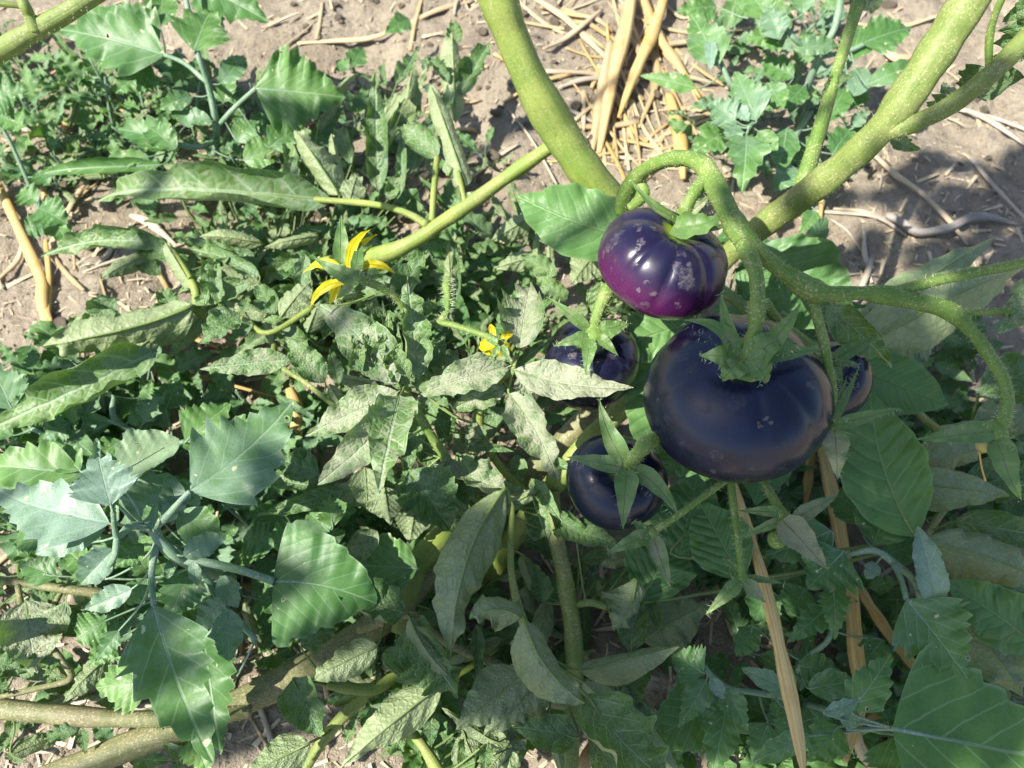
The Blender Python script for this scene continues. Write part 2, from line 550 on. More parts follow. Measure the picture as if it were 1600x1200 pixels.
def stem_material(name, c1, c2, dust, dcol=(.45, .38, .24), amt=.5, purple=0.0):
    g = G(name)
    oc = g.coord()
    n1 = g.noise(oc, 60.0, 4)
    uv = g.n('ShaderNodeUVMap', uv_map='UVMap').outputs[0]
    su = g.sep(uv)
    st = g.noise(g.comb(g.f('MULTIPLY', su[0], 30.0), g.f('MULTIPLY', su[1], 2.0)), 1.0, 2)
    col = g.mix(g.ss(g.f('ADD', n1, g.f('MULTIPLY', g.f('SUBTRACT', st, .5), .5)), .35, .65), c1, c2)
    big = g.noise(oc, 22.0, 2)
    if purple: col = g.mix(g.f('MULTIPLY', g.ss(big, .45, .7), purple), col, (.16, .11, .07))
    fine = g.noise(oc, 2200.0, 2, .7)
    dn = g.noise(oc, 90.0, 4, .6)
    dm = g.f('MULTIPLY', g.ss(g.f('ADD', dn, dust), .75, 1.2), g.f('ADD', .3, g.ss(fine, .45, .7)), clamp=True)
    sp = g.voro(oc, 560.0)
    gr = g.f('MULTIPLY', g.f('SUBTRACT', 1.0, g.ss(sp, .14, .28)), g.f('MULTIPLY', g.ss(dn, .36, .58), min(1, dust * 2.2)))
    col = g.mix(g.f('MAXIMUM', g.f('MULTIPLY', dm, amt), g.f('MULTIPLY', gr, .85)), col, dcol)
    spk = g.noise(oc, 850.0, 2, .8)
    col = g.mix(g.f('MULTIPLY', g.f('MULTIPLY', g.ss(spk, .54, .66), g.ss(dn, .30, .62)), min(1, dust * 1.9)), col, tuple(min(.7, x * 1.05) for x in dcol))
    col = g.mix(g.f('MULTIPLY', g.f('SUBTRACT', 1.0, g.ss(spk, .30, .42)), .35), col, tuple(x * .45 for x in c1))
    pk = g.voro(oc, 260.0)
    col = g.mix(g.f('MULTIPLY', g.f('SUBTRACT', 1.0, g.ss(pk, .10, .2)), .35), col, tuple(x * .4 for x in c1))
    h = g.f('ADD', g.f('MULTIPLY', st, .6), g.f('ADD', g.f('MULTIPLY', fine, .35), g.f('MULTIPLY', n1, .4)))
    return g.done(g.bsdf(col, .55, .35, g.bump(h, .55, .0006), Subsurface_Weight=.0))

M = {}
M['goose'] = leaf_material('goosefoot_leaf', (.060, .150, .036), (.098, .210, .050), (.26, .37, .21), (.28, .38, .22), (.22, .52, .03), nv=5, slope=1.15, net=20, spots=True, netstr=.10, quilt=.15, bumpd=.0005)
M['tom'] = leaf_material('tomato_leaf', (.072, .148, .036), (.115, .200, .055), (.27, .34, .17), (.31, .42, .25), (.24, .46, .04), nv=6, slope=.95, net=20, netstr=.30, vstr=.72, quilt=.3, bumpd=.0010, dcol=(.40, .38, .29))
M['smooth'] = leaf_material('pigweed_leaf', (.070, .170, .045), (.105, .220, .065), (.21, .31, .16), (.20, .31, .13), (.24, .50, .04), nv=8, slope=.75, net=34, netstr=.08, vstr=.45, quilt=.7, bumpd=.0010, spots=False)
M['sepal'] = leaf_material('sepal_skin', (.085, .170, .045), (.135, .235, .065), (.20, .28, .11), (.20, .30, .11), (.15, .32, .04), nv=3, slope=.3, net=20, netstr=.05, vstr=.3, quilt=.2, tfac=.12)
M['petal'] = leaf_material('petal_yellow', (.62, .53, .010), (.70, .61, .016), (.60, .52, .04), (.52, .46, .02), (.75, .66, .02), nv=3, slope=.2, net=20, netstr=.0, vstr=.3, quilt=.3, dcol=(.75, .60, .12), tfac=.3)
M['stemA'] = stem_material('tomato_stem_bright', (.17, .25, .045), (.25, .31, .07), .25, (.42, .40, .20), .4, .35)
M['stemB'] = stem_material('tomato_stem_dusty', (.14, .205, .045), (.19, .25, .06), .36, (.44, .40, .22), .5, .3)
M['stemC'] = stem_material('tomato_stem_brown', (.10, .125, .04), (.15, .165, .06), .5, (.40, .34, .21), .6, .6)
M['truss'] = stem_material('truss_green', (.105, .195, .032), (.155, .245, .050), .32, (.50, .45, .24), .45)
M['gstem'] = stem_material('goosefoot_stem', (.13, .24, .12), (.22, .32, .22), .3, (.42, .48, .42), .6)
M['pet'] = stem_material('petiole_green', (.13, .21, .055), (.19, .26, .08), .25, (.42, .38, .24), .4)
LM = {'goose': [M['goose'], M['gstem']], 'delta': [M['goose'], M['gstem']], 'young': [M['goose'], M['gstem']], 'tom': [M['tom'], M['pet']],
      'smooth': [M['smooth'], M['pet']], 'sepal': [M['sepal'], M['truss']], 'petal': [M['petal'], M['petal']]}

def hair_material():
    g = G('plant_hair')
    return g.done(g.bsdf((.60, .68, .42), .5, .3))
M['hair'] = hair_material()

def straw_material(name, c1, c2, c3):
    g = G(name)
    oi = g.n('ShaderNodeObjectInfo')
    oc = g.coord()
    su = g.sep(g.n('ShaderNodeUVMap', uv_map='UVMap').outputs[0])
    off = g.f('MULTIPLY', oi.outputs['Random'], 40.0)
    st = g.noise(g.comb(g.f('ADD', g.f('MULTIPLY', su[0], 22.0), off), g.f('MULTIPLY', su[1], 1.2)), 1.0, 3, .6)
    pa = g.noise(g.vm('ADD', oc, g.comb(off, off)), 45.0, 3)
    col = g.mix(g.ss(st, .35, .65), c1, c2)
    col = g.mix(g.f('MULTIPLY', g.ss(pa, .5, .75), .7), col, c3)
    dk = g.noise(g.comb(g.f('ADD', g.f('MULTIPLY', su[0], 40.0), off), g.f('MULTIPLY', su[1], 3.0)), 1.0, 2)
    col = g.mix(g.f('MULTIPLY', g.ss(dk, .63, .72), .6), col, (.12, .055, .018))
    sc = g.n('ShaderNodeSeparateColor'); g.put(sc.inputs[0], oi.outputs['Color'])
    hs = g.n('ShaderNodeHueSaturation')
    g.put(hs.inputs['Saturation'], g.f('ADD', .35, g.f('MULTIPLY', sc.outputs[0], 1.0)))
    g.put(hs.inputs['Value'], g.f('ADD', .4, g.f('MULTIPLY', sc.outputs[1], 1.1)))
    g.put(hs.inputs['Color'], col)
    return g.done(g.bsdf(hs.outputs[0], .5, .35, g.bump(st, .6, .0008)))
M['straw'] = straw_material('straw', (.42, .30, .15), (.56, .44, .25), (.37, .23, .10))
M['wood'] = straw_material('dead_wood', (.30, .26, .22), (.42, .37, .32), (.24, .19, .15))

def soil_material(name='soil', k=1.0):
    g = G(name)
    oc = g.coord()
    n1 = g.noise(oc, 14.0, 5, .6)
    n2 = g.noise(oc, 160.0, 5, .65)
    n3 = g.noise(oc, 900.0, 3, .7)
    col = g.mix(g.ss(n1, .3, .7), (.36 * k, .30 * k, .222 * k), (.49 * k, .42 * k, .32 * k))
    col = g.mix(g.f('MULTIPLY', g.ss(n2, .45, .7), .6), col, (.24 * k, .19 * k, .145 * k))
    col = g.mix(g.f('MULTIPLY', g.ss(n3, .55, .75), .5), col, (.55 * k, .47 * k, .39 * k))
    fl = g.voro(oc, 220.0)
    col = g.mix(g.f('MULTIPLY', g.f('SUBTRACT', 1.0, g.ss(fl, .08, .16)), g.f('MULTIPLY', g.ss(n1, .5, .6), .5)), col, (.50, .38, .20))
    h = g.f('ADD', g.f('MULTIPLY', n2, 1.0), g.f('MULTIPLY', n3, .35))
    return g.done(g.bsdf(col, .95, .1, g.bump(h, 1.0, .006)))
M['soil'] = soil_material('soil', .90)

# ------------------------------------------------------------------ ground
def build_ground():
    def axis(lo, hi, st):
        a = np.arange(lo, hi + st / 2, st)
        g = [a[-1]]; s = st
        while g[-1] < 60: s *= 1.22; g.append(g[-1] + s)
        l = [a[0]]; s = st
        while l[-1] > -60: s *= 1.22; l.append(l[-1] - s)
        return np.concatenate([l[:0:-1], a, g[1:]])
    xs, ys = axis(-0.62, 0.66, 0.0045), axis(-0.22, 0.95, 0.0045)
    X, Y = np.meshgrid(xs, ys)
    Z = soil_height(X, Y)
    nx, ny = len(xs), len(ys)
    V = np.stack([X, Y, Z], -1).reshape(-1, 3)
    i, j = np.meshgrid(np.arange(ny - 1), np.arange(nx - 1), indexing='ij')
    a = (i * nx + j).ravel()
    Q = np.stack([a, a + 1, a + nx + 1, a + nx], 1)
    me = bpy.data.meshes.new('ground')
    me.vertices.add(len(V)); me.vertices.foreach_set('co', V.ravel().astype(np.float32))
    me.loops.add(Q.size); me.loops.foreach_set('vertex_index', Q.ravel().astype(np.int32))
    me.polygons.add(len(Q)); me.polygons.foreach_set('loop_start', (np.arange(len(Q)) * 4).astype(np.int32))
    me.polygons.foreach_set('use_smooth', np.ones(len(Q), bool))
    me.update(calc_edges=True); me.validate()
    me.materials.append(M['soil'])
    o = bpy.data.objects.new('ground', me); COL.objects.link(o)
    o['kind'] = 'structure'; o['label'] = 'pale dry crumbly soil of the vegetable bed'
build_ground()

# ------------------------------------------------------------------ tomatoes
def cam_dir(p, r, u, b):
    B = norm(CAM - p)
    R = norm(np.cross(np.array([0, CT, ST]), B))
    U = np.cross(B, R)
    return norm(R * r + U * u + B * b), (R, U, B)

def tomato_skin_material(name, spots, a, dark, purple, lo, hi, patchy=.5, blue=.3):
    g = G(name)
    oc = g.coord()
    s = g.sep(oc)
    q = g.f('DIVIDE', s[2], a)
    nz = g.noise(oc, 60.0, 3)
    t = g.ss(g.f('ADD', q, g.f('MULTIPLY', g.f('SUBTRACT', nz, .5), .35)), lo, hi)
    col = g.mix(t, purple, dark)
    fine = g.noise(oc, 1500.0, 2, .7)
    col = g.mix(g.f('MULTIPLY', g.ss(fine, .58, .72), g.f('SUBTRACT', .5, g.f('MULTIPLY', t, .35))), col, tuple(min(1, x * 2.6 + .01) for x in purple))
    # green shoulder under the calyx
    rr = g.vm('LENGTH', g.comb(s[0], s[1]))
    gs = g.f('MULTIPLY', g.f('SUBTRACT', 1.0, g.ss(g.f('ADD', rr, g.f('MULTIPLY', g.f('SUBTRACT', nz, .5), .3 * a)), a * .16, a * .34)), g.ss(q, .1, .3))
    col = g.mix(gs, col, (.20, .30, .02))
    # bluish waxy bloom, with sky reflection painted into the upper skin
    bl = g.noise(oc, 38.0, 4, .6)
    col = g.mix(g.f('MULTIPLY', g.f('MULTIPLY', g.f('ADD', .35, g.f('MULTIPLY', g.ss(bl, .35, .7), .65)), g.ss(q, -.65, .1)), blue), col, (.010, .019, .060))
    # corky marks, and sun glints painted as pale spots
    wob = g.vm('SCALE', g.vm('SUBTRACT', g.noise(oc, 260.0, 3, .6, color=True), (.5, .5, .5)), scale=.0065)
    pc = g.vm('ADD', oc, wob)
    mask = None
    for (sx, sy, sz), r, st in spots:
        d = g.vm('DISTANCE', pc, (sx, sy, sz))
        m_ = g.f('MULTIPLY', g.f('SUBTRACT', 1.0, g.ss(d, r * .72, r)), st)
        mask = m_ if mask is None else g.f('MAXIMUM', mask, m_)
    tex = g.noise(oc, 420.0, 4, .7)
    mk = g.f('MULTIPLY', mask, g.f('ADD', .06, g.ss(tex, .40, .62)), clamp=True)
    v = g.voro(oc, 240.0)
    dots = g.f('MULTIPLY', g.f('SUBTRACT', 1.0, g.ss(v, .06, .16)), g.f('MULTIPLY', g.ss(g.noise(oc, 90.0, 2), .5, .65), patchy))
    mk = g.f('MAXIMUM', mk, g.f('MULTIPLY', dots, .6))
    col = g.mix(g.f('MULTIPLY', mk, .54), col, (.17, .15, .15))
    rg = g.f('ADD', .25, g.f('ADD', g.f('MULTIPLY', mk, .35), g.f('MULTIPLY', g.ss(bl, .4, .7), .12)))
    h = g.f('ADD', g.f('MULTIPLY', mk, .5), g.f('MULTIPLY', fine, .06))
    return g.done(g.bsdf(col, rg, .42, g.bump(h, .5, .0006), Coat_Weight=.18, Coat_Roughness=.12))

def tomato(center, a_px, cr, axis, label, spots=(), ribs=7, rib=.06, dark=(.006, .005, .016), purple=(.05, .009, .045), lo=-.7, hi=.15, seed=0, spin=0, patchy=.5, blue=.3, dimple=.18, lumpy=1.0):
    P = at(*center)
    a = a_px * depth(P) / F
    c = a * cr
    A, (R, U, B) = cam_dir(P, *axis)
    xr = norm(np.cross(A, np.array([0.3, 0.9, 0.2])))
    yr = np.cross(A, xr)
    sp_, cp_ = math.sin(spin), math.cos(spin)
    xr, yr = xr * cp_ + yr * sp_, yr * cp_ - xr * sp_
    Mx = np.stack([xr, yr, A], 1)           # local -> world
    rs = np.random.RandomState(seed)
    NT, NF = 48, 112
    ph = np.linspace(0, 2 * np.pi, NF, endpoint=False)
    warp = ph + .16 * np.sin(ph * 2 + rs.uniform(0, 6)) + .10 * np.sin(3 * ph + rs.uniform(0, 6))
    groove = (1 - np.abs(np.sin(ribs * warp / 2 + 1))) ** 2.2
    lump = 1 + .035 * lumpy * np.sin(2 * ph + rs.uniform(0, 6)) + .02 * lumpy * np.sin(3 * ph + rs.uniform(0, 6))
    V = []
    for i in range(NT + 1):
        th = np.pi * i / NT
        r = a * abs(math.sin(th)) ** .84
        z = c * math.copysign(abs(math.cos(th)) ** .92, math.cos(th))
        w = max(0.0, math.cos(th) * .65 + .45) * min(1, math.sin(th) * 2.2)
        for k in range(NF):
            f = lump[k] * (1 - rib * groove[k] * w)
            rr = r * f
            zz = z * (1 - .35 * rib * groove[k] * w)
            zz -= dimple * a * math.exp(-(rr / (.36 * a)) ** 2) * (1 if z > 0 else -.25)
            V.append((rr * math.cos(ph[k]), rr * math.sin(ph[k]), zz))
    V = np.array(V)
    Fc = [(i * NF + k, (i + 1) * NF + k, (i + 1) * NF + (k + 1) % NF, i * NF + (k + 1) % NF) for i in range(NT) for k in range(NF)]
    # marks given as photo pixels -> local points on the skin
    loc = []
    for px, py, rp, st in spots:
        d = norm(at(px, py, 0) - CAM)
        o_ = Mx.T @ (CAM - P); dl = Mx.T @ d
        S = np.array([1 / a, 1 / a, 1 / c])
        o2, d2 = o_ * S, dl * S
        aa, bb, cc = d2 @ d2, 2 * o2 @ d2, o2 @ o2 - 1
        D = bb * bb - 4 * aa * cc
        if D < 0: continue
        t = (-bb - math.sqrt(D)) / (2 * aa)
        h = o_ + dl * t
        k = np.argmin(np.linalg.norm(V - h, axis=1))
        loc.append((tuple(V[k]), rp * depth(P) / F, st))
    if not loc: loc = [((9, 9, 9), .001, 0)]
    root = thing('tomato', P - A * c, label, 'tomato', 'dark purple tomatoes on the truss')
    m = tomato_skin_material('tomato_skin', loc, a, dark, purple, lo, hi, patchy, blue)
    o = mesh_obj('fruit', V, Fc, m, root, local=True)
    mw = Matrix(np.vstack([np.hstack([Mx, (P - ORG[root])[:, None]]), [0, 0, 0, 1]]).tolist())
    o.matrix_local = mw
    return root, P, A, a, c

def sepal(parent, b, t, w, **k):
    kw = dict(roll=(25, 25), bow=.08, tint=.5, bloom=0, dust=.35, nu=3, nv=18, ripple=.12)
    kw.update(k)
    b_, t_ = at(*b), at(*t)
    wr = w / 2 * depth(b_) / F
    HAIRS.setdefault(parent, []).append((np.array([b_ * (1 - q) + t_ * q for q in np.linspace(0, 1, 8)]), wr * np.linspace(.9, .15, 8), 34, .0028))
    return make_leaf(parent, 'sepal', 'sepal', b, t, w, LM['sepal'], prad=.0004, **kw)

def blob(parent, name, px, py, z, r_px, mat, sq=1.0):
    p = at(px, py, z); r = r_px * depth(p) / F
    V, Fc = [], []
    n, m = 8, 12
    for i in range(n + 1):
        th = math.pi * i / n
        for k in range(m):
            f = 2 * math.pi * k / m
            V.append(p + r * np.array([math.sin(th) * math.cos(f), math.sin(th) * math.sin(f), sq * math.cos(th)]))
    for i in range(n):
        for k in range(m):
            Fc.append((i * m + k, (i + 1) * m + k, (i + 1) * m + (k + 1) % m, i * m + (k + 1) % m))
    V = np.array(V)
    return mesh_obj(name, V, Fc, mat, parent, V[:, :2] * 10, V[:, :2] * 10)

def calyx(parent, px, py, z, r_px, mat=None, sq=.45):
    o = blob(parent, 'calyx', px, py, z, r_px, mat or M['truss'], sq)
    return o

# small upper tomato in the sun
r1, *_ = tomato((1036, 411, 18.5), 101, .70, (.42, .76, .52), 'small shiny tomato in the sun with violet underside and grey scars',
    spots=[(999, 357, 9, .8), (1024, 357, 7, .7), (1001, 376, 9, .7), (998, 388, 6, .9), (968, 370, 10, .6), (955, 384, 10, .6), (962, 380, 8, .5), (962, 404, 4, 1.4), (946, 395, 9, .6),
           (1062, 424, 12, .6), (1073, 438, 15, .8), (1056, 410, 8, .5), (1078, 426, 8, .6), (1077, 414, 5, 1.0), (1064, 395, 8, .4), (992, 412, 3, 1.5), (1007, 441, 4, 1.5), (996, 452, 5, 1.5),
           (1022, 462, 6, 1.2), (975, 467, 6, 1.0), (1010, 478, 9, .6), (1062, 478, 7, .9), (994, 478, 5, 1.0), (955, 420, 3, 1.2), (1050, 380, 7, .4), (1090, 375, 8, .5), (1110, 372, 5, .6), (1098, 470, 5, .5)],
    ribs=8, rib=.085, purple=(.080, .0085, .066), dark=(.009, .006, .026), lo=-.30, hi=.42, seed=3, spin=.25, blue=.16)
ca = calyx(r1, 1070, 345, 20.1, 20)
sepal(ca, (1064, 344, 20.3), (984, 279, 22), 15, roll=(60, 60), side=-.10, tint=.6)
sepal(ca, (1052, 353, 20.4), (1130, 332, 21), 30, roll=(70, 20), side=.22, twist=-25)
sepal(ca, (1070, 340, 20.4), (1112, 304, 21), 18, roll=(50, 50), dust=.6)
sepal(ca, (1074, 346, 20.3), (1140, 350, 19.6), 20, side=.1)
stem(r1, 'pedicel', [(1064, 345, 20.0, 30), (1075, 318, 20.8, 27), (1095, 288, 21, 30), (1113, 279, 21, 36)], M['truss'], hair=160)

# large tomato in the shade
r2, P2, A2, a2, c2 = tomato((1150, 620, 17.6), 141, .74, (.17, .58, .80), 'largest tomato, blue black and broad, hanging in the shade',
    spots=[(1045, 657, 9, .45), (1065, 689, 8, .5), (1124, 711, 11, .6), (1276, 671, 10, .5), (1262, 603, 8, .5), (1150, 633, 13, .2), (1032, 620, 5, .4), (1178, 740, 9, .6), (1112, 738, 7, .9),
           (1270, 640, 4, .5), (1225, 735, 6, .3), (1213, 634, 2, 1.2), (1190, 660, 4.5, 2.5), (1197, 657, 3.5, 2.5), (1206, 661, 3, 2.5), (1194, 667, 3, 2.2), (1070, 560, 10, .25), (1083, 575, 12, .2), (1020, 700, 5, .3)],  # brightest flecks paint a sun sparkle into the skin colour
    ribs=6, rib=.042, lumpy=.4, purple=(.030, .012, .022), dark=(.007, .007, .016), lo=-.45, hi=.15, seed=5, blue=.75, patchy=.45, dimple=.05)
cb = calyx(r2, 1168, 562, 20.5, 40, sq=.3)
for b, t, w, k in [((1146, 566, 20.9), (1067, 500, 22.0), 26, dict(side=.20, roll=(45, 10), curl=-.6)),
                   ((1152, 554, 20.8), (1126, 455, 23.0), 26, dict(side=-.05, roll=(40, 40))),
                   ((1182, 552, 20.8), (1252, 472, 23.0), 28, dict(side=.06, roll=(55, 30), tint=.35)),
                   ((1178, 572, 21.0), (1246, 538, 21.6), 38, dict(side=-.24, roll=(10, 55), bow=.2)),
                   ((1165, 562, 21.1), (1196, 600, 20.6), 52, dict(side=-.10, bow=.3, tint=.55)),
                   ((1155, 562, 21.1), (1128, 596, 20.6), 48, dict(bow=.3, tint=.5)),
                   ((1142, 560, 21.0), (1092, 556, 21.2), 40, dict(bow=.3, tint=.5)),
                   ((1190, 560, 20.9), (1290, 545, 20.4), 24, dict(bow=.1))]:
    sepal(cb, b, t, w, **k)
stem(r2, 'pedicel', [(1162, 382, 21.3, 40), (1180, 425, 22, 30), (1184, 465, 22.2, 31), (1184, 475, 22.2, 39), (1183, 484, 22.1, 36), (1180, 515, 21.6, 31), (1168, 548, 21.1, 38), (1164, 560, 20.6, 44)], M['truss'], hair=260)

# tomato half hidden behind the dusty leaf
r3, *_ = tomato((924, 566, 12.5), 76, .80, (-.05, .55, .75), 'half hidden tomato behind the dusty pale leaf',
    spots=[(895, 500, 10, .5), (893, 556, 9, 1.1), (897, 551, 6, 1.2), (930, 630, 7, .8), (905, 624, 5, .6), (958, 556, 8, .4)], ribs=6, rib=.05, purple=(.07, .016, .045), lo=-.5, hi=.0, seed=8, blue=.4)  # strongest pale marks at left paint a sun highlight into the colour
cc_ = calyx(r3, 928, 520, 15.1, 16)
for b, t, w, k in [((920, 515, 15.2), (853, 463, 16), 20, {}), ((920, 526, 15.2), (864, 541, 15.2), 22, {}), ((922, 530, 15.2), (915, 588, 14.8), 24, {}), ((935, 520, 15.2), (985, 505, 15), 30, {}), ((935, 525, 15.2), (966, 556, 14.7), 18, {})]:
    sepal(cc_, b, t, w, **k)
stem(r3, 'pedicel', [(926, 520, 14.9, 22), (934, 490, 15.6, 24), (946, 462, 16, 28), (962, 440, 16, 26), (990, 425, 16, 22)], M['truss'], hair=120)

# lower tomato with the star calyx
r4, *_ = tomato((963, 752, 13.5), 77, .80, (.14, .30, .90), 'lower round tomato under a wide star shaped green calyx',
    spots=[(925, 765, 6, .6), (930, 700, 5, .3), (915, 780, 9, .3), (1010, 770, 6, .4), (905, 735, 6, .3), (932, 799, 5, .4)], ribs=5, rib=.03, purple=(.022, .012, .018), dark=(.007, .007, .014), lo=-.6, hi=.1, seed=12, blue=.6, patchy=.25)
cx = calyx(r4, 982, 728, 16.2, 20, sq=.35)
for b, t, w, k in [((978, 724, 16.4), (936, 622, 17.2), 33, dict(side=-.06)), ((972, 730, 16.4), (885, 714, 16), 28, {}), ((980, 732, 16.5), (973, 827, 16), 38, {}), ((990, 732, 16.4), (1060, 808, 16.2), 32, dict(side=-.08))]:
    sepal(cx, b, t, w, **k)
stem(r4, 'pedicel', [(978, 728, 16.1, 32), (995, 710, 16.9, 30), (1006, 698, 17.2, 34), (1022, 686, 17.2, 28), (1050, 668, 16.5, 26)], M['truss'], hair=120)

# tomato peeping out behind the largest one
r5, *_ = tomato((1291, 597, 14.0), 66, .85, (.1, .45, .85), 'tomato peeping out behind the largest one, mostly covered',
    spots=[(1330, 590, 7, .5), (1325, 640, 8, .4), (1340, 600, 4, .6)], ribs=5, rib=.03, purple=(.03, .014, .022), lo=-.6, hi=.1, seed=15, blue=.6)
cy = calyx(r5, 1302, 562, 16.4, 14)
for b, t, w in [((1302, 562, 16.6), (1373, 524, 17), 24), ((1304, 566, 16.6), (1344, 570, 16.4), 14), ((1306, 570, 16.5), (1316, 610, 16.6), 14), ((1295, 560, 16.6), (1252, 540, 16.5), 18)]:
    sepal(cy, b, t, w)
stem(r5, 'pedicel', [(1300, 562, 16.2, 20), (1272, 545, 16.8, 24), (1240, 522, 17.4, 22), (1210, 495, 18, 20), (1195, 470, 18.5, 20)], M['truss'], hair=80)

# ------------------------------------------------------------------ main tomato plant
tp = thing('tomato_plant', at(1010, 700, 0), 'sprawling tomato plant with thick yellow green stems carrying the purple fruit truss', 'tomato plant')
def L(plant, kind, bx, by, bz, tx, ty, tz, w, name='leaf', **k):
    if kind == 'tom' and 'dust' not in k: k['dust'] = .35
    if kind in ('goose', 'delta', 'young'):
        k.setdefault('dust', .05); k.setdefault('roll', (12, 12)); k.setdefault('fold', 6)
    q = 1.0 if kind == 'tom' else .5
    if kind == 'tom' and not k.get('flip') and max(k.get('roll', (0, 0))) < 40:
        k.setdefault('fold', VR.uniform(8, 26))
        r0 = k.get('roll', (15, 15)); k['roll'] = (r0[0] + VR.uniform(-10, 30), r0[1] + VR.uniform(-10, 30))
    k.setdefault('tw', VR.uniform(-32, 32) * q)
    k.setdefault('curl', VR.uniform(-.55, .25) * q)
    k.setdefault('ripple', VR.uniform(.16, .40) if kind == 'tom' else VR.uniform(.03, .06) if kind == 'delta' else VR.uniform(.06, .16))
    k.setdefault('bow', VR.uniform(-.02, .14))
    return make_leaf(plant, name, kind, (bx, by, bz), (tx, ty, tz), w, LM[kind], **k)

stem(tp, 'main_stem', [(742, -90, 24, 80), (770, -20, 22.4, 80), (798, 55, 20.5, 74), (830, 130, 18.5, 72), (866, 195, 16.5, 80), (900, 248, 15, 78), (945, 310, 13, 78), (1000, 380, 10, 74), (1040, 480, 7, 66), (1040, 600, 4, 60), (1015, 700, 0, 58), (1005, 760, -3, 50)], M['stemA'], hair=520, sides=16)
stem(tp, 'branch', [(1580, -110, 27, 78), (1525, -15, 26, 82), (1475, 65, 24.5, 84), (1425, 140, 23, 78), (1375, 205, 21.3, 72), (1310, 265, 19, 66), (1240, 318, 16.5, 62), (1190, 355, 14.5, 56), (1120, 420, 11, 50), (1060, 520, 7, 46), (1030, 620, 3, 44)], M['stemB'], hair=700, sides=16)
stem(tp, 'branch', [(1370, 215, 21, 36), (1400, 203, 21.7, 44), (1435, 190, 22.3, 42), (1480, 168, 23, 42), (1530, 132, 24, 42), (1580, 85, 24.7, 44), (1660, 0, 26, 46)], M['stemB'], hair=420)
stem(tp, 'branch', [(1245, 310, 16, 34), (1262, 262, 17, 32), (1284, 190, 17.8, 28), (1303, 125, 18.3, 25), (1322, 65, 19, 25), (1340, 5, 19.5, 26), (1352, -50, 20, 26)], M['truss'], hair=260)
stem(tp, 'branch', [(862, 228, 15, 28), (830, 250, 14.2, 30), (780, 285, 13, 29), (730, 322, 11.8, 30), (690, 348, 10.8, 31), (650, 375, 10, 33), (605, 395, 9, 36), (550, 405, 7, 34), (470, 418, 4.5, 30), (380, 430, 2.5, 26)], M['stemA'], hair=200)
stem(tp, 'leaf_stalk', [(668, 352, 10.7, 20), (640, 335, 10.6, 16), (600, 322, 10, 14), (555, 316, 9, 14), (500, 312, 8, 13), (430, 306, 7, 12)], M['stemA'])
stem(tp, 'leaf_stalk', [(675, 345, 10.8, 14), (677, 310, 11.2, 13), (680, 275, 11.5, 13), (683, 245, 11.5, 12)], M['stemA'])
stem(tp, 'leaf_stalk', [(728, 322, 11.8, 12), (722, 295, 12.2, 10), (716, 268, 12.3, 9)], M['stemA'])
stem(tp, 'branch', [(1545, 108, 24, 14), (1546, 60, 25, 15), (1556, 20, 26, 15), (1575, -20, 27, 15)], M['truss'])
# brownish stems running down and out to the lower left
stem(tp, 'main_stem', [(965, 615, 7, 50), (915, 655, 7, 50), (870, 700, 6, 50), (825, 745, 5, 52), (770, 800, 4.2, 52), (705, 860, 3.6, 52), (660, 910, 3.2, 54), (600, 965, 3, 58), (530, 1015, 3, 60), (460, 1055, 3.4, 62), (380, 1095, 3.8, 62), (290, 1132, 4.2, 60), (190, 1170, 4.5, 58), (60, 1222, 4.5, 56)], M['stemC'], hair=400, sides=14)
stem(tp, 'main_stem', [(985, 625, 9, 44), (945, 665, 8.5, 46), (905, 705, 8, 46), (870, 750, 7, 46), (830, 800, 5, 46), (790, 860, 2, 44), (760, 920, -1, 40)], M['stemA'], sides=14)
stem(tp, 'main_stem', [(860, 770, 7, 40), (868, 830, 6.5, 38), (882, 900, 6, 39), (895, 980, 5.5, 40), (899, 1060, 5, 40), (894, 1130, 4.4, 40), (888, 1230, 4, 40)], M['stemB'], hair=120)

# fruit truss stalk
TR = stem(tp, 'truss_stalk', [(970, 330, 15.2, 30), (980, 300, 16.5, 36), (1000, 272, 18, 33), (1030, 254, 19.4, 32), (1065, 247, 20.2, 34), (1098, 258, 20.9, 40), (1118, 290, 21.2, 46), (1140, 335, 21.3, 46), (1160, 368, 21.3, 52), (1190, 397, 21.1, 36), (1228, 428, 21, 33), (1265, 452, 21, 50), (1295, 459, 21, 35), (1345, 458, 21.1, 31), (1392, 462, 21.2, 40), (1440, 473, 21, 33), (1485, 487, 20.8, 38), (1515, 515, 20.5, 27), (1545, 555, 20, 27), (1568, 595, 19.6, 26), (1574, 630, 19.3, 25), (1565, 660, 19, 28), (1557, 676, 18.8, 32)], M['truss'], hair=1100, sides=14)
stem(tp, 'truss_stalk', [(1385, 460, 21.1, 22), (1420, 450, 21.3, 23), (1470, 437, 21.6, 22), (1530, 425, 22, 21), (1580, 415, 22.3, 22), (1640, 402, 22.6, 22)], M['truss'], hair=260)
stem(tp, 'truss_stalk', [(1492, 488, 20.8, 15), (1530, 488, 20.8, 14), (1568, 487, 20.8, 14), (1585, 486, 20.8, 14)], M['truss'], hair=70)
stem(tp, 'truss_stalk', [(1265, 455, 20.9, 22), (1275, 490, 20.4, 22), (1288, 540, 19.7, 21), (1297, 590, 19, 20), (1302, 630, 18.4, 22), (1304, 665, 18, 22)], M['truss'], hair=220)
stem(tp, 'truss_stalk', [(1000, 285, 17.5, 22), (1006, 298, 17.4, 26), (1000, 312, 17, 24), (985, 325, 16.4, 20)], M['truss'], hair=50)
stem(tp, 'truss_stalk', [(1165, 720, 15, 16), (1140, 745, 15.2, 15), (1100, 775, 15, 14), (1055, 808, 14.4, 14), (1022, 828, 13.8, 18)], M['truss'], hair=120)
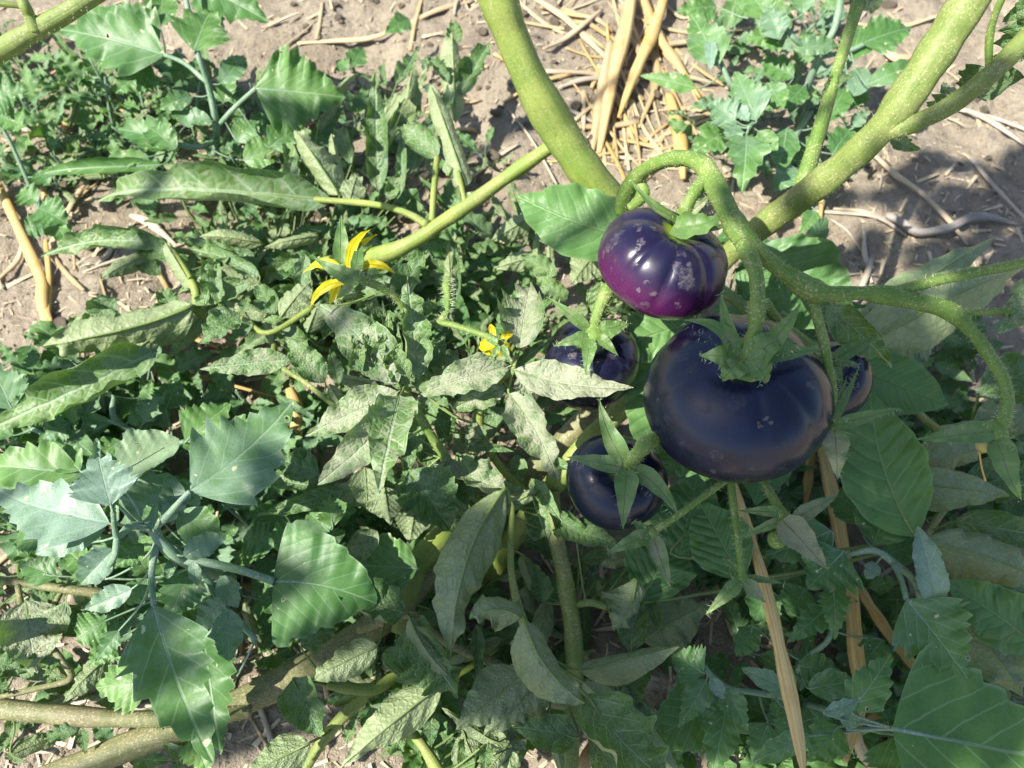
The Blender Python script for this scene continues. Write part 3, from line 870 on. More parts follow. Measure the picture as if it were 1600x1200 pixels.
stem(tp, 'truss_stalk', [(1140, 735, 14.6, 15), (1146, 790, 14.2, 16), (1154, 850, 13.6, 16), (1160, 905, 13, 18)], M['truss'], hair=110)
stem(tp, 'truss_stalk', [(1180, 735, 15, 15), (1200, 765, 15, 16), (1216, 795, 15, 22), (1228, 815, 15, 28)], M['truss'], hair=80)

def spent(px, py, z, r, sep, lab=None):
    c = calyx(tp, px, py, z, r, sq=.7)
    if lab: c['label'] = lab
    for b, t, w, k in sep: sepal(c, b, t, w, **k)
    return c
e1 = spent(1555, 676, 18.9, 20, [((1553, 674, 19.2), (1428, 688, 19), 36, {}), ((1560, 684, 19.1), (1597, 784, 18.6), 42, dict(roll=(30, 30), side=.05)), ((1570, 680, 18.7), (1578, 655, 18.2), 26, {})], 'empty calyx at the drooping end of the truss')
blob(e1, 'ovary', 1538, 695, 18.6, 13, M['petal'], 1.0)
stem(tp, 'style', [(1530, 705, 18.5, 3), (1534, 730, 18.2, 2.5), (1540, 752, 18, 3)], M['straw'])
spent(1304, 668, 18, 14, [((1304, 666, 18.3), (1407, 637, 18.4), 22, {}), ((1304, 672, 18.2), (1309, 750, 17.6), 40, dict(dust=.7)), ((1308, 672, 18), (1326, 715, 17.4), 18, {}), ((1300, 665, 18.2), (1322, 590, 18.6), 14, {}), ((1303, 660, 18.4), (1343, 572, 18.6), 12, {})], 'empty calyx beside the largest tomato')
spent(1018, 832, 13.8, 13, [((1016, 834, 14), (946, 865, 13.6), 27, {}), ((1020, 838, 13.9), (1048, 920, 13.2), 28, dict(dust=.6)), ((1010, 830, 14), (985, 812, 14), 16, {})])
spent(1160, 905, 13, 12, [((1156, 908, 13.2), (1102, 961, 12.8), 24, dict(tint=.7)), ((1164, 908, 13.2), (1196, 942, 12.6), 24, dict(dust=.6)), ((1166, 902, 13), (1226, 912, 12.8), 12, {}), ((1158, 898, 13), (1130, 870, 12.8), 14, {})])
e5 = spent(1232, 822, 15, 20, [((1222, 812, 15.4), (1294, 890, 15), 50, dict(dust=.85, tint=.35)), ((1240, 812, 15.2), (1311, 772, 15), 26, dict(dust=.6)), ((1222, 800, 15.2), (1152, 798, 14.6), 18, {}), ((1224, 812, 15.1), (1152, 842, 14.4), 16, {}), ((1240, 830, 15), (1262, 862, 14.6), 24, dict(dust=.7))])
blob(e5, 'ovary', 1214, 843, 14.6, 15, M['truss'], 1.0)

# central shoot
stem(tp, 'shoot', [(760, 800, 5, 20), (700, 720, 9, 20), (650, 640, 12, 18), (632, 600, 13.4, 17), (640, 545, 14.2, 15), (636, 490, 15, 14)], M['truss'], hair=120)
stem(tp, 'flower_stalk', [(640, 505, 14.6, 15), (622, 468, 15.8, 15), (592, 448, 16.6, 17), (565, 436, 17.2, 22), (552, 428, 17.5, 26)], M['truss'], hair=260, hl=.003)
stem(tp, 'flower_stalk', [(650, 515, 14.4, 12), (690, 505, 15, 14), (730, 515, 15.2, 13), (765, 527, 15.2, 14), (785, 535, 15, 14)], M['truss'], hair=140, hl=.0025)
stem(tp, 'bud_stalk', [(680, 512, 14.8, 15), (697, 490, 15.2, 16), (700, 465, 15.6, 15), (698, 446, 15.8, 20), (701, 432, 16, 12)], M['hair'] if False else M['truss'], hair=420, hl=.0035)
stem(tp, 'bud_stalk', [(640, 480, 15, 14), (665, 478, 15.4, 20), (682, 474, 15.4, 12)], M['truss'], hair=120, hl=.002)
stem(tp, 'bud_stalk', [(560, 462, 15.6, 14), (530, 466, 15.4, 12), (520, 470, 15.4, 6)], M['truss'], hair=160, hl=.003)
stem(tp, 'leaf_stalk', [(800, 580, 13.5, 13), (760, 620, 11, 12), (750, 660, 9, 15), (762, 700, 7.6, 16), (795, 745, 6.4, 18), (830, 775, 5.6, 16)], M['stemA'])
stem(tp, 'leaf_stalk', [(812, 540, 14, 9), (806, 560, 14, 10), (800, 585, 13.6, 12)], M['truss'])

# flowers
fl = bpy.data.objects.new('flower', None); COL.objects.link(fl); fl.parent = tp; ORG[fl] = ORG[tp]
fl['label'] = 'open yellow star flower with swept back petals'
for b, t, w, k in [((540, 430, 17.2), (473, 427, 16.8), 26, dict(side=.22)), ((540, 440, 17), (484, 482, 16.2), 24, dict(side=.16)), ((532, 438, 17), (515, 476, 15.6), 22, {}),
                   ((545, 420, 17.2), (580, 358, 17.4), 24, dict(side=-.14)), ((547, 415, 17), (590, 366, 17), 18, dict(side=-.1)), ((558, 420, 17), (618, 428, 16.8), 24, dict(side=-.16))]:
    make_leaf(fl, 'petal', 'petal', b, t, w * .64, LM['petal'], roll=(30, 30), bow=.05, tint=.5, bloom=0, dust=.1, nu=4, nv=14, ripple=.2, prad=.0003, **k)
for b, t, w, k in [((562, 440, 17.6), (490, 402, 17.8), 27, dict(side=-.04, roll=(20, 20))), ((534, 412, 17), (533, 336, 17.6), 26, dict(roll=(35, 35), tint=.4)), ((556, 428, 17.3), (564, 372, 17.2), 20, dict(tint=.35)), ((550, 445, 17.2), (525, 468, 16.4), 16, {}), ((562, 430, 17), (612, 418, 16.8), 12, {})]:
    sepal(fl, b, t, w, **k)
stem(tp, 'anther_cone', [(545, 432, 17, 16), (535, 438, 16.6, 15), (522, 446, 16.2, 6)], M['petal'], parent=fl)
fl2 = bpy.data.objects.new('flower', None); COL.objects.link(fl2); fl2.parent = tp; ORG[fl2] = ORG[tp]
fl2['label'] = 'yellow flower seen from behind under the dusty leaf'
for b, t, w in [((775, 535, 15.2), (748, 545, 14.6), 24), ((775, 540, 15.2), (776, 557, 14.4), 26), ((780, 540, 15), (798, 548, 14.4), 20), ((772, 532, 15), (766, 506, 14.8), 14), ((782, 532, 15), (800, 520, 14.5), 16), ((770, 540, 15), (758, 553, 14.4), 20)]:
    make_leaf(fl2, 'petal', 'petal', b, t, w * .8, LM['petal'], roll=(40, 40), bow=.15, tint=.5, bloom=0, dust=.1, nu=4, nv=10, ripple=.1, prad=.0003)
for b, t, w in [((778, 536, 15.4), (756, 528, 15.2), 12), ((780, 540, 15.4), (765, 566, 15), 10), ((784, 540, 15.3), (800, 572, 15), 12)]:
    sepal(fl2, b, t, w)

# dusty leaves of the central shoot
D = .62
for a_ in [
    ('tom', 810, 545, 14.2, 828, 448, 14.4, 92, dict(dust=.75, roll=(15, 10), tint=.4, bow=.03)),
    ('tom', 802, 578, 14, 990, 606, 14.2, 66, dict(dust=.8, roll=(25, 10), side=.05, pet='auto')),
    ('tom', 795, 572, 14, 653, 620, 13, 64, dict(dust=.7, roll=(10, 20), tint=.45, pet='auto')),
    ('tom', 795, 615, 13.2, 872, 750, 12.4, 68, dict(dust=.7, roll=(30, 20), tint=.4, pet='auto', side=-.05)),
    ('tom', 790, 605, 13, 705, 640, 12.4, 48, dict(dust=.6, roll=(20, 20), pet='auto')),
    ('tom', 812, 585, 13.6, 832, 632, 13, 36, dict(dust=.8)),
    ('tom', 622, 600, 14.2, 499, 476, 15, 74, dict(dust=.55, roll=(40, 25), pet='auto', tint=.45, side=.04)),
    ('tom', 622, 612, 14, 476, 682, 13, 60, dict(dust=.65, roll=(40, 30), pet='auto')),
    ('tom', 628, 632, 14, 496, 758, 13, 66, dict(dust=.65, roll=(35, 25), pet='auto', side=-.05)),
    ('tom', 625, 618, 15.6, 592, 770, 18.5, 74, dict(dust=.45, roll=(45, 45), pet='auto', tint=.6)),
    ('tom', 654, 592, 14, 636, 432, 17, 36, dict(dust=.4, roll=(75, 55), tint=.45)),
    ('tom', 620, 470, 14.4, 668, 389, 15.6, 54, dict(dust=.3, roll=(35, 20), tint=.3)),
    ('tom', 640, 480, 14, 600, 440, 14.5, 40, dict(dust=.2, tint=.25)),
    ('tom', 600, 585, 13.6, 565, 555, 14, 40, dict(dust=.5)),
    ('tom', 610, 540, 14.6, 575, 470, 14.8, 22, dict(roll=(70, 70), dust=.35)),
    ('tom', 600, 550, 14.6, 560, 480, 14.8, 20, dict(roll=(70, 70), dust=.35, tint=.4)),
    ('tom', 618, 545, 14.6, 598, 478, 15, 22, dict(roll=(70, 70), dust=.3)),
    ('tom', 596, 545, 14.2, 585, 500, 15, 18, dict(roll=(60, 60), tint=.8)),
    ('tom', 620, 560, 14.2, 606, 505, 15, 20, dict(roll=(60, 60), tint=.8)),
    ('tom', 640, 560, 14, 622, 520, 14.8, 24, dict(roll=(50, 50), tint=.4)),
    ('tom', 640, 590, 14, 660, 530, 14.6, 32, dict(roll=(50, 50), tint=.35, flip=True)),
    ('tom', 668, 585, 13, 695, 520, 13.6, 34, dict(roll=(40, 40), tint=.35)),
    ('tom', 690, 590, 12, 715, 545, 12.6, 40, dict(tint=.45, dust=.5)),
    ('tom', 530, 600, 12, 515, 545, 12.6, 26, dict(tint=.5, dust=.3)),
    ('tom', 640, 600, 13.6, 600, 560, 14.6, 46, dict(tint=.6, dust=.3)),
    ('tom', 650, 610, 13, 690, 575, 13.4, 44, dict(tint=.5, dust=.4)),
    ('tom', 790, 768, 8.6, 680, 725, 9, 52, dict(dust=.6, roll=(30, 20), pet='auto')),
    ('tom', 750, 660, 9, 735, 700, 8.4, 38, dict(dust=.6, tint=.6)),
    ('tom', 640, 735, 9, 705, 830, 8, 110, dict(tint=.15, dust=.1, roll=(20, 20))),
    ('tom', 570, 730, 9.5, 575, 800, 9, 60, dict(flip=True, tint=.4, roll=(30, 30), fold=10)),
    ('tom', 600, 760, 9.5, 610, 820, 9, 54, dict(flip=True, tint=.4, roll=(30, 30))),
    ('tom', 650, 790, 7, 640, 850, 6.5, 50, dict(flip=True, tint=.35, roll=(30, 30))),
    ('tom', 590, 830, 8, 536, 882, 7.6, 36, dict(dust=.6, roll=(60, 40))),
    ('tom', 498, 742, 9, 428, 714, 8.6, 58, dict(tint=.35, dust=.2, pet='auto')),
    ('tom', 540, 765, 8, 400, 806, 8.4, 30, dict(tint=.3, dust=.2, roll=(50, 50))),
    ('tom', 530, 765, 7.6, 395, 745, 8, 34, dict(tint=.25, dust=.1, roll=(70, 70))),
    ('tom', 590, 775, 7, 500, 762, 7.6, 40, dict(tint=.3, flip=True)),
    ('tom', 680, 770, 6, 720, 840, 5.4, 40, dict(tint=.3, roll=(30, 30))),
]:
    kind, b1, b2, b3, t1, t2, t3, w, k = a_
    L(tp, kind, b1, b2, b3, t1, t2, t3, w, **k)

for k_ in range(26):
    x0, y0 = VR.uniform(555, 650), VR.uniform(520, 590)
    L(tp, 'tom', x0, y0, 14 + VR.uniform(-.6, .6), x0 + VR.uniform(-36, 24), y0 - VR.uniform(40, 78), 15 + VR.uniform(-.6, 1.0), VR.uniform(13, 24), roll=(VR.uniform(40, 80), VR.uniform(40, 80)), tint=VR.uniform(.3, .9), dust=.25, nu=4, nv=18)
# branch leaves
L(tp, 'tom', 1310, 122, 18.4, 1282, 150, 18.2, 22, roll=(40, 40))
L(tp, 'tom', 1305, 128, 18.3, 1334, 118, 18.8, 14)
L(tp, 'tom', 1345, 15, 19.5, 1385, -5, 19.5, 26, dust=.5, tint=.3)
L(tp, 'tom', 1340, 0, 19.5, 1322, -14, 20, 20)
L(tp, 'tom', 1548, 110, 23, 1500, 140, 21, 44, tint=.2)
L(tp, 'tom', 1640, 30, 25, 1560, 100, 22, 60, tint=.25, roll=(40, 40))
L(tp, 'tom', 1640, -10, 25, 1565, 35, 24, 46, tint=.25)
L(tp, 'tom', 1600, 120, 23, 1520, 150, 20, 60, tint=.2)
L(tp, 'tom', 1500, 160, 22, 1450, 175, 20, 44, tint=.75)
L(tp, 'tom', 1480, 170, 21, 1475, 130, 20, 26, tint=.6)
L(tp, 'tom', 1385, 215, 20, 1440, 235, 19, 26, tint=.75)
L(tp, 'tom', 1640, 440, 21, 1562, 520, 20.6, 60, dust=.5, roll=(40, 20), tint=.55)
L(tp, 'tom', 1290, 478, 16, 1394, 574, 15, 42, roll=(60, 10), tint=.55, dust=.3)
# rolled leaves hanging on the side branch
L(tp, 'tom', 684, 246, 11.6, 630, 194, 11.6, 40, roll=(70, 70), tint=.5)
L(tp, 'tom', 728, 292, 12, 672, 134, 11.5, 44, flip=True, roll=(-75, -75), tint=.62, ripple=.25)
L(tp, 'tom', 700, 275, 11.8, 722, 240, 11.5, 36, flip=True, roll=(-50, -50), tint=.5)
L(tp, 'tom', 606, 312, 10, 626, 266, 11, 22, roll=(50, 50), tint=.65)
L(tp, 'tom', 530, 305, 8, 460, 203, 9, 52, flip=True, roll=(-60, -30), tint=.65)
L(tp, 'tom', 535, 290, 7, 518, 208, 7.6, 24, flip=True, roll=(-50, -50), tint=.6)
L(tp, 'tom', 590, 300, 5, 586, 112, 10, 34, roll=(60, 60), tint=.25)
L(tp, 'tom', 545, 318, 8.4, 560, 270, 8, 40, tint=.4, flip=True)
L(tp, 'tom', 520, 314, 7.6, 152, 314, 7.4, 52, roll=(80, 76), fold=0, tint=.55, ripple=.15, nv=40, tw=25)
L(tp, 'tom', 430, 290, 6.6, 280, 268, 6, 30, flip=True, roll=(-60, -60), tint=.5)

# ------------------------------------------------------------------ broad leaved pigweed and tomato leaves round the fruit
pw = thing('pigweed_plant', at(1330, 640, 0), 'broad leaved pigweed with deeply ribbed leaves around the tomatoes', 'weed')
stem(pw, 'stem', [(1330, 640, -1, 22), (1290, 600, 4, 22), (1230, 540, 8, 20), (1150, 470, 10.5, 18), (1050, 400, 12.5, 16)], M['pet'])
stem(pw, 'stem', [(1330, 640, -1, 20), (1400, 760, 4, 18), (1430, 835, 7, 15), (1470, 860, 8, 13)], M['pet'])
for a_ in [
    ('smooth', 1015, 372, 14.6, 808, 306, 14.4, 112, dict(tint=.62, roll=(12, 22), fold=8, side=-.06, pet='auto')),
    ('smooth', 1090, 500, 12.8, 948, 548, 12.8, 92, dict(tint=.68, roll=(10, 10), pet='auto')),
    ('smooth', 1040, 545, 11.5, 1010, 722, 10.5, 104, dict(tint=.68, roll=(15, 15), pet='auto')),
    ('smooth', 1085, 680, 9.6, 1030, 746, 9.8, 72, dict(tint=.5, pet='auto')),
    ('smooth', 1165, 400, 10, 1335, 490, 8.6, 150, dict(tint=.42, roll=(20, 10), bloom=.25, pet='auto')),
    ('smooth', 1150, 420, 11, 1215, 460, 10.5, 70, dict(tint=.35, pet='auto')),
    ('smooth', 1330, 572, 11, 1482, 632, 11, 96, dict(tint=.45, roll=(15, 15), pet='auto')),
    ('smooth', 1430, 838, 9, 1360, 612, 11.5, 124, dict(tint=.45, roll=(10, 35), side=-.08, pet='auto', nv=40)),
    ('smooth', 1158, 905, 9.6, 1092, 785, 9.8, 98, dict(tint=.4, roll=(10, 10), pet='auto')),
    ('smooth', 1060, 870, 7.5, 1090, 740, 8, 110, dict(tint=.38, pet='auto')),
    ('smooth', 1010, 940, 6.5, 1050, 820, 7, 110, dict(tint=.32, pet='auto')),
    ('smooth', 1620, 1010, 8, 1476, 908, 9.4, 92, dict(tint=.5, roll=(30, 10), ripple=.3, pet='auto')),
    ('smooth', 1210, 640, 8, 1180, 790, 8, 90, dict(tint=.3, pet='auto')),
]:
    kind, b1, b2, b3, t1, t2, t3, w, k = a_
    L(pw, kind, b1, b2, b3, t1, t2, t3, w, dust=.05, bloom=k.pop('bloom', .12), **k)

tr_ = thing('tomato_plant', at(1560, 700, 0), 'low tomato shoot with drooping grey green leaves under the hanging empty calyx', 'tomato plant')
stem(tr_, 'stem', [(1560, 700, -1, 26), (1500, 690, 5, 22), (1430, 640, 8, 18), (1350, 520, 11, 16), (1300, 470, 13, 12)], M['stemB'])
stem(tr_, 'stem', [(1560, 700, -1, 22), (1480, 790, 5, 18), (1440, 850, 7.5, 14)], M['stemB'])
for a_ in [
    ('tom', 1350, 500, 11, 1556, 369, 10.5, 66, dict(flip=True, roll=(-10, -20), tint=.4)),
    ('tom', 1330, 545, 11.6, 1600, 418, 12, 126, dict(flip=True, roll=(-15, -15), tint=.42, nv=40)),
    ('tom', 1340, 590, 10, 1500, 500, 9, 84, dict(flip=True, tint=.25)),
    ('tom', 1320, 520, 11, 1400, 490, 10.6, 60, dict(flip=True, tint=.4)),
    ('tom', 1400, 752, 8.6, 1578, 775, 9, 74, dict(flip=True, roll=(-40, -20), tint=.36)),
    ('tom', 1395, 735, 7.6, 1555, 700, 7.6, 66, dict(flip=True, roll=(-20, -20), tint=.32)),
    ('tom', 1440, 705, 6.6, 1600, 650, 6.6, 60, dict(flip=True, tint=.3)),
    ('tom', 1445, 845, 9, 1640, 910, 8.6, 110, dict(flip=True, roll=(-35, -25), tint=.36)),
    ('tom', 1490, 815, 7.6, 1650, 845, 7.6, 60, dict(roll=(30, 30), tint=.22, dust=.1)),
    ('tom', 1500, 850, 7, 1660, 840, 7, 46, dict(flip=True, tint=.32)),
    ('tom', 1530, 620, 5, 1640, 560, 6, 90, dict(tint=.35, dust=.1)),
    ('tom', 1520, 660, 5, 1640, 640, 5, 70, dict(flip=True, tint=.4)),
    ('tom', 1500, 760, 4.5, 1640, 740, 5, 80, dict(tint=.25, dust=.1)),
    ('tom', 1480, 930, 6.5, 1600, 1090, 6, 130, dict(flip=True, tint=.24)),
    ('tom', 1510, 900, 6.5, 1650, 940, 6, 60, dict(tint=.3)),
    ('tom', 1560, 1060, 5, 1620, 1000, 5, 40, dict(tint=.5)),
]:
    kind, b1, b2, b3, t1, t2, t3, w, k = a_
    k.setdefault('dust', .2)
    L(tr_, kind, b1, b2, b3, t1, t2, t3, w, pet='auto', **k)

# ------------------------------------------------------------------ tomato foliage at the bottom centre
tb = thing('tomato_plant', at(905, 1090, 0), 'tomato shoot with limp curled leaves showing pale undersides below the fruit', 'tomato plant')
stem(tb, 'stem', [(905, 1090, -1, 30), (880, 1060, 4, 26), (830, 1000, 7, 22), (800, 900, 8.6, 18), (800, 790, 9, 14)], M['stemB'])
stem(tb, 'stem', [(905, 1090, -1, 26), (780, 1040, 4, 22), (690, 1000, 6, 20), (640, 960, 7, 22), (560, 985, 6, 16)], M['stemC'])
stem(tb, 'stem', [(720, 820, 4, 40), (680, 850, 4.8, 50), (650, 890, 5.2, 46), (640, 940, 5.6, 36), (620, 990, 5.6, 26)], M['stemA'])
stem(tb, 'stem', [(780, 1010, 3, 14), (700, 1060, 4, 14), (640, 1040, 4.2, 18), (590, 1075, 4.4, 26), (545, 1075, 4.6, 24), (510, 1070, 4.8, 14)], M['stemA'])
stem(tb, 'stem', [(590, 1070, 4.4, 24), (545, 1110, 4, 24), (510, 1150, 3.6, 22), (470, 1210, 3.4, 22)], M['stemA'])
stem(tb, 'stem', [(630, 1130, 4.6, 18), (660, 1165, 4.8, 22), (690, 1215, 5, 28)], M['stemA'])
stem(tb, 'stem', [(900, 945, 5.8, 10), (925, 942, 6.4, 12), (950, 950, 7, 10)], M['pet'])
for a_ in [
    ('tom', 788, 765, 9.6, 704, 1032, 9, 104, dict(flip=True, roll=(-35, -45), tint=.34, side=.07, nv=44)),
    ('tom', 818, 968, 11.4, 914, 1099, 11.2, 84, dict(flip=True, roll=(-65, -40), tint=.40, side=.10, curl=.4)),
    ('tom', 815, 965, 11.2, 733, 968, 11, 54, dict(flip=True, roll=(-20, -70), tint=.36, side=.16)),
    ('tom', 915, 1085, 10, 1048, 1225, 10.4, 80, dict(roll=(72, 76), fold=0, tint=.40, side=.05)),
    ('tom', 910, 1065, 8.8, 1066, 1215, 8.6, 72, dict(flip=True, roll=(-40, -40), tint=.28)),
    ('tom', 826, 1048, 7.4, 712, 1140, 7.4, 96, dict(flip=True, roll=(-15, -15), tint=.25)),
    ('tom', 860, 1060, 7, 755, 1150, 6.8, 80, dict(flip=True, roll=(-15, -15), tint=.24)),
    ('tom', 905, 1150, 6, 800, 1136, 6.2, 56, dict(roll=(45, 45), tint=.15, dust=0)),
    ('tom', 992, 905, 9, 958, 984, 8.6, 64, dict(flip=True, roll=(-60, -10), tint=.42, side=-.12)),
    ('tom', 985, 1018, 7, 992, 915, 7.6, 44, dict(roll=(55, 55), tint=.15, dust=0)),
    ('tom', 905, 1048, 8, 1062, 1010, 8, 52, dict(flip=True, roll=(-60, -20), tint=.38)),
    ('tom', 634, 958, 8, 530, 930, 8.2, 50, dict(roll=(85, 70), tint=.2, dust=.1)),
    ('tom', 638, 975, 8.4, 716, 1090, 8.6, 56, dict(roll=(95, 40), tint=.22, dust=.1)),
    ('tom', 640, 965, 9, 705, 1060, 9, 44, dict(flip=True, roll=(-70, -50), tint=.36, side=.06)),
    ('tom', 590, 1008, 8, 486, 1062, 7.8, 52, dict(flip=True, roll=(-60, -40), tint=.55)),
    ('tom', 692, 1066, 7, 533, 1198, 7.2, 80, dict(flip=True, roll=(-15, -25), tint=.75)),
    ('tom', 458, 1060, 7, 502, 1152, 7, 52, dict(roll=(70, 50), tint=.2, dust=.1)),
    ('tom', 485, 1160, 7, 380, 1215, 7, 80, dict(flip=True, roll=(-20, -20), tint=.4)),
    ('tom', 675, 1120, 6, 674, 1168, 6, 26, dict(tint=.15, dust=0)),
    ('tom', 620, 1010, 6, 600, 1050, 5.8, 44, dict(flip=True, tint=.6, roll=(-30, -30))),
    ('tom', 790, 1120, 4.6, 800, 1220, 4.6, 60, dict(flip=True, tint=.22)),
    ('tom', 720, 1140, 4.6, 760, 1230, 4.6, 64, dict(flip=True, tint=.26)),
    ('tom', 860, 830, 6.4, 812, 770, 7, 56, dict(tint=.22, dust=.05)),
    ('tom', 870, 790, 6.4, 820, 850, 6.8, 54, dict(tint=.2, dust=.05)),
    ('tom', 850, 940, 5, 835, 880, 5.6, 40, dict(tint=.3, dust=.1)),
    ('tom', 900, 830, 7, 970, 855, 8.2, 40, dict(tint=.35, dust=.2, roll=(40, 40))),
    ('tom', 870, 810, 6.8, 930, 850, 7.4, 46, dict(tint=.25, dust=.1)),
    ('tom', 960, 1100, 4, 1020, 1040, 4.4, 50, dict(tint=.25)),
    ('tom', 1000, 1000, 4, 1110, 940, 4.5, 90, dict(flip=True, tint=.2)),
    ('tom', 470, 1010, 6.2, 530, 980, 6, 40, dict(tint=.3)),
    ('tom', 610, 1110, 5, 640, 1065, 5.6, 30, dict(tint=.7)),
    ('tom', 540, 1160, 5, 560, 1110, 5.4, 20, dict(tint=.6)),
]:
    kind, b1, b2, b3, t1, t2, t3, w, k = a_
    k.setdefault('dust', .12)
    L(tb, kind, b1, b2, b3, t1, t2, t3, w, pet='auto', **k)

# ------------------------------------------------------------------ wilted vine at the left
tl = thing('tomato_plant', at(470, 440, 0), 'wilted tomato vine with rolled up leaves sprawling over bare soil', 'tomato plant')
stem(tl, 'stem', [(470, 440, -1, 26), (400, 475, 4, 24), (330, 492, 6, 22), (300, 480, 7, 20)], M['stemB'], hair=60)
stem(tl, 'stem', [(308, 480, 7, 20), (304, 450, 7.5, 18), (280, 410, 7.5, 18), (262, 385, 7, 16)], M['stemA'])
stem(tl, 'stem', [(470, 440, -1, 22), (440, 500, 5, 18), (430, 560, 8, 14), (480, 600, 10, 12), (530, 640, 10, 12)], M['stemB'])
stem(tl, 'stem', [(470, 440, -1, 22), (400, 420, 3, 20), (330, 400, 5, 18), (260, 392, 6, 14), (210, 420, 6, 10)], M['stemB'])
stem(tl, 'stem', [(330, 492, 6, 18), (380, 500, 8, 14), (420, 520, 9, 12), (490, 480, 9, 12)], M['stemA'])
for a_ in [
    ('tom', 302, 478, 8, 66, 541, 8, 84, dict(flip=True, roll=(-60, -75), tint=.62, side=-.05, nv=44)),
    ('tom', 245, 548, 7.6, -10, 668, 7.4, 56, dict(roll=(80, 78), fold=0, tint=.58, side=-.04, nv=44)),
    ('tom', 250, 520, 7, 140, 600, 6.6, 40, dict(flip=True, roll=(-70, -70), tint=.35)),
    ('tom', 165, 470, 7.6, 95, 530, 7, 34, dict(flip=True, roll=(-50, -50), tint=.6)),
    ('tom', 180, 465, 8, 130, 520, 7.4, 44, dict(roll=(40, 40), tint=.35, dust=0)),
    ('tom', 256, 384, 7, 63, 402, 6.6, 32, dict(roll=(80, 74), fold=0, tint=.66, side=.08)),
    ('tom', 238, 396, 6.6, 157, 436, 6.2, 34, dict(flip=True, roll=(-55, -55), tint=.5)),
    ('tom', 268, 400, 7, 203, 374, 6.8, 36, dict(roll=(60, 60), tint=.2, dust=0)),
    ('tom', 302, 450, 7.6, 256, 376, 7.4, 34, dict(flip=True, roll=(-70, -70), tint=.62)),
    ('tom', 250, 430, 6, 215, 400, 6, 34, dict(tint=.25, dust=.05)),
    ('tom', 456, 562, 9, 312, 577, 9, 46, dict(roll=(15, 15), dust=.5, tint=.45, pet='auto')),
    ('tom', 374, 490, 9, 312, 538, 8.8, 46, dict(roll=(45, 30), dust=.2, tint=.3)),
    ('tom', 380, 488, 9, 390, 462, 9.4, 22, dict(roll=(30, 30), tint=.7)),
    ('tom', 395, 505, 8.8, 355, 535, 8.4, 26, dict(roll=(30, 30), tint=.6)),
    ('tom', 508, 598, 11, 446, 526, 12, 42, dict(roll=(50, 35), dust=.4, tint=.4, pet='auto')),
    ('tom', 515, 600, 10.6, 540, 650, 9.6, 34, dict(flip=True, roll=(-40, -40), tint=.75)),
    ('tom', 438, 496, 9, 488, 438, 9.2, 52, dict(flip=True, roll=(-35, -10), tint=.55, dust=.3)),
    ('tom', 430, 490, 8.6, 400, 440, 8.6, 36, dict(roll=(40, 40), tint=.35)),
    ('tom', 405, 425, 5, 298, 370, 5, 40, dict(roll=(70, 70), tint=.15, dust=0)),
    ('tom', 410, 445, 4.6, 305, 428, 4.4, 50, dict(flip=True, roll=(-20, -20), tint=.25)),
    ('tom', 400, 455, 4, 350, 470, 4, 34, dict(tint=.45)),
    ('tom', 480, 520, 9, 500, 470, 9.4, 40, dict(flip=True, tint=.5, roll=(-30, -30))),
    ('tom', 450, 540, 7, 410, 500, 7, 40, dict(flip=True, tint=.5)),
    ('tom', 520, 470, 8, 560, 420, 8, 40, dict(tint=.35)),
    ('tom', 280, 500, 6, 250, 450, 6, 30, dict(roll=(60, 60), tint=.3)),
    ('tom', 600, 200, 4, 668, 106, 6, 52, dict(flip=True, roll=(-20, -20), tint=.6)),
    ('tom', 712, 192, 4, 706, 30, 7, 40, dict(flip=True, roll=(-60, -60), tint=.62)),
    ('tom', 715, 150, 5, 768, 62, 7, 44, dict(tint=.22, roll=(30, 30), dust=.1)),
    ('tom', 702, 128, 6, 668, 88, 6.4, 24, dict(tint=.15, dust=0, roll=(30, 30))),
    ('tom', 712, 70, 6.6, 710, 30, 7.6, 26, dict(tint=.5, roll=(50, 50))),
    ('tom', 706, 472, 6, 700, 374, 9, 30, dict(flip=True, roll=(-30, -30), tint=.6)),
    ('tom', 712, 472, 6, 712, 378, 9, 18, dict(roll=(30, 30), tint=.15, dust=0)),
    ('tom', 842, 440, 5, 838, 356, 7, 18, dict(flip=True, roll=(-40, -40), tint=.6)),
    ('tom', 862, 450, 5, 856, 362, 7.4, 16, dict(flip=True, roll=(-40, -40), tint=.7)),
    ('tom', 832, 338, 6, 768, 376, 5.6, 46, dict(flip=True, roll=(-30, -30), tint=.55)),
    ('tom', 935, 390, 8, 892, 445, 7.6, 62, dict(flip=True, roll=(-10, -10), tint=.72)),
    ('tom', 870, 430, 7, 812, 400, 7, 36, dict(tint=.6)),
    ('tom', 850, 400, 6, 770, 420, 6, 40, dict(flip=True, tint=.6, roll=(-30, -30))),
    ('tom', 885, 470, 8, 835, 430, 8.6, 34, dict(tint=.75, dust=.2)),
    ('tom', 940, 440, 13, 930, 500, 12, 40, dict(tint=.8, dust=.2)),
]:
    kind, b1, b2, b3, t1, t2, t3, w, k = a_
    k.setdefault('dust', .28)
    L(tl, kind, b1, b2, b3, t1, t2, t3, w, **k)

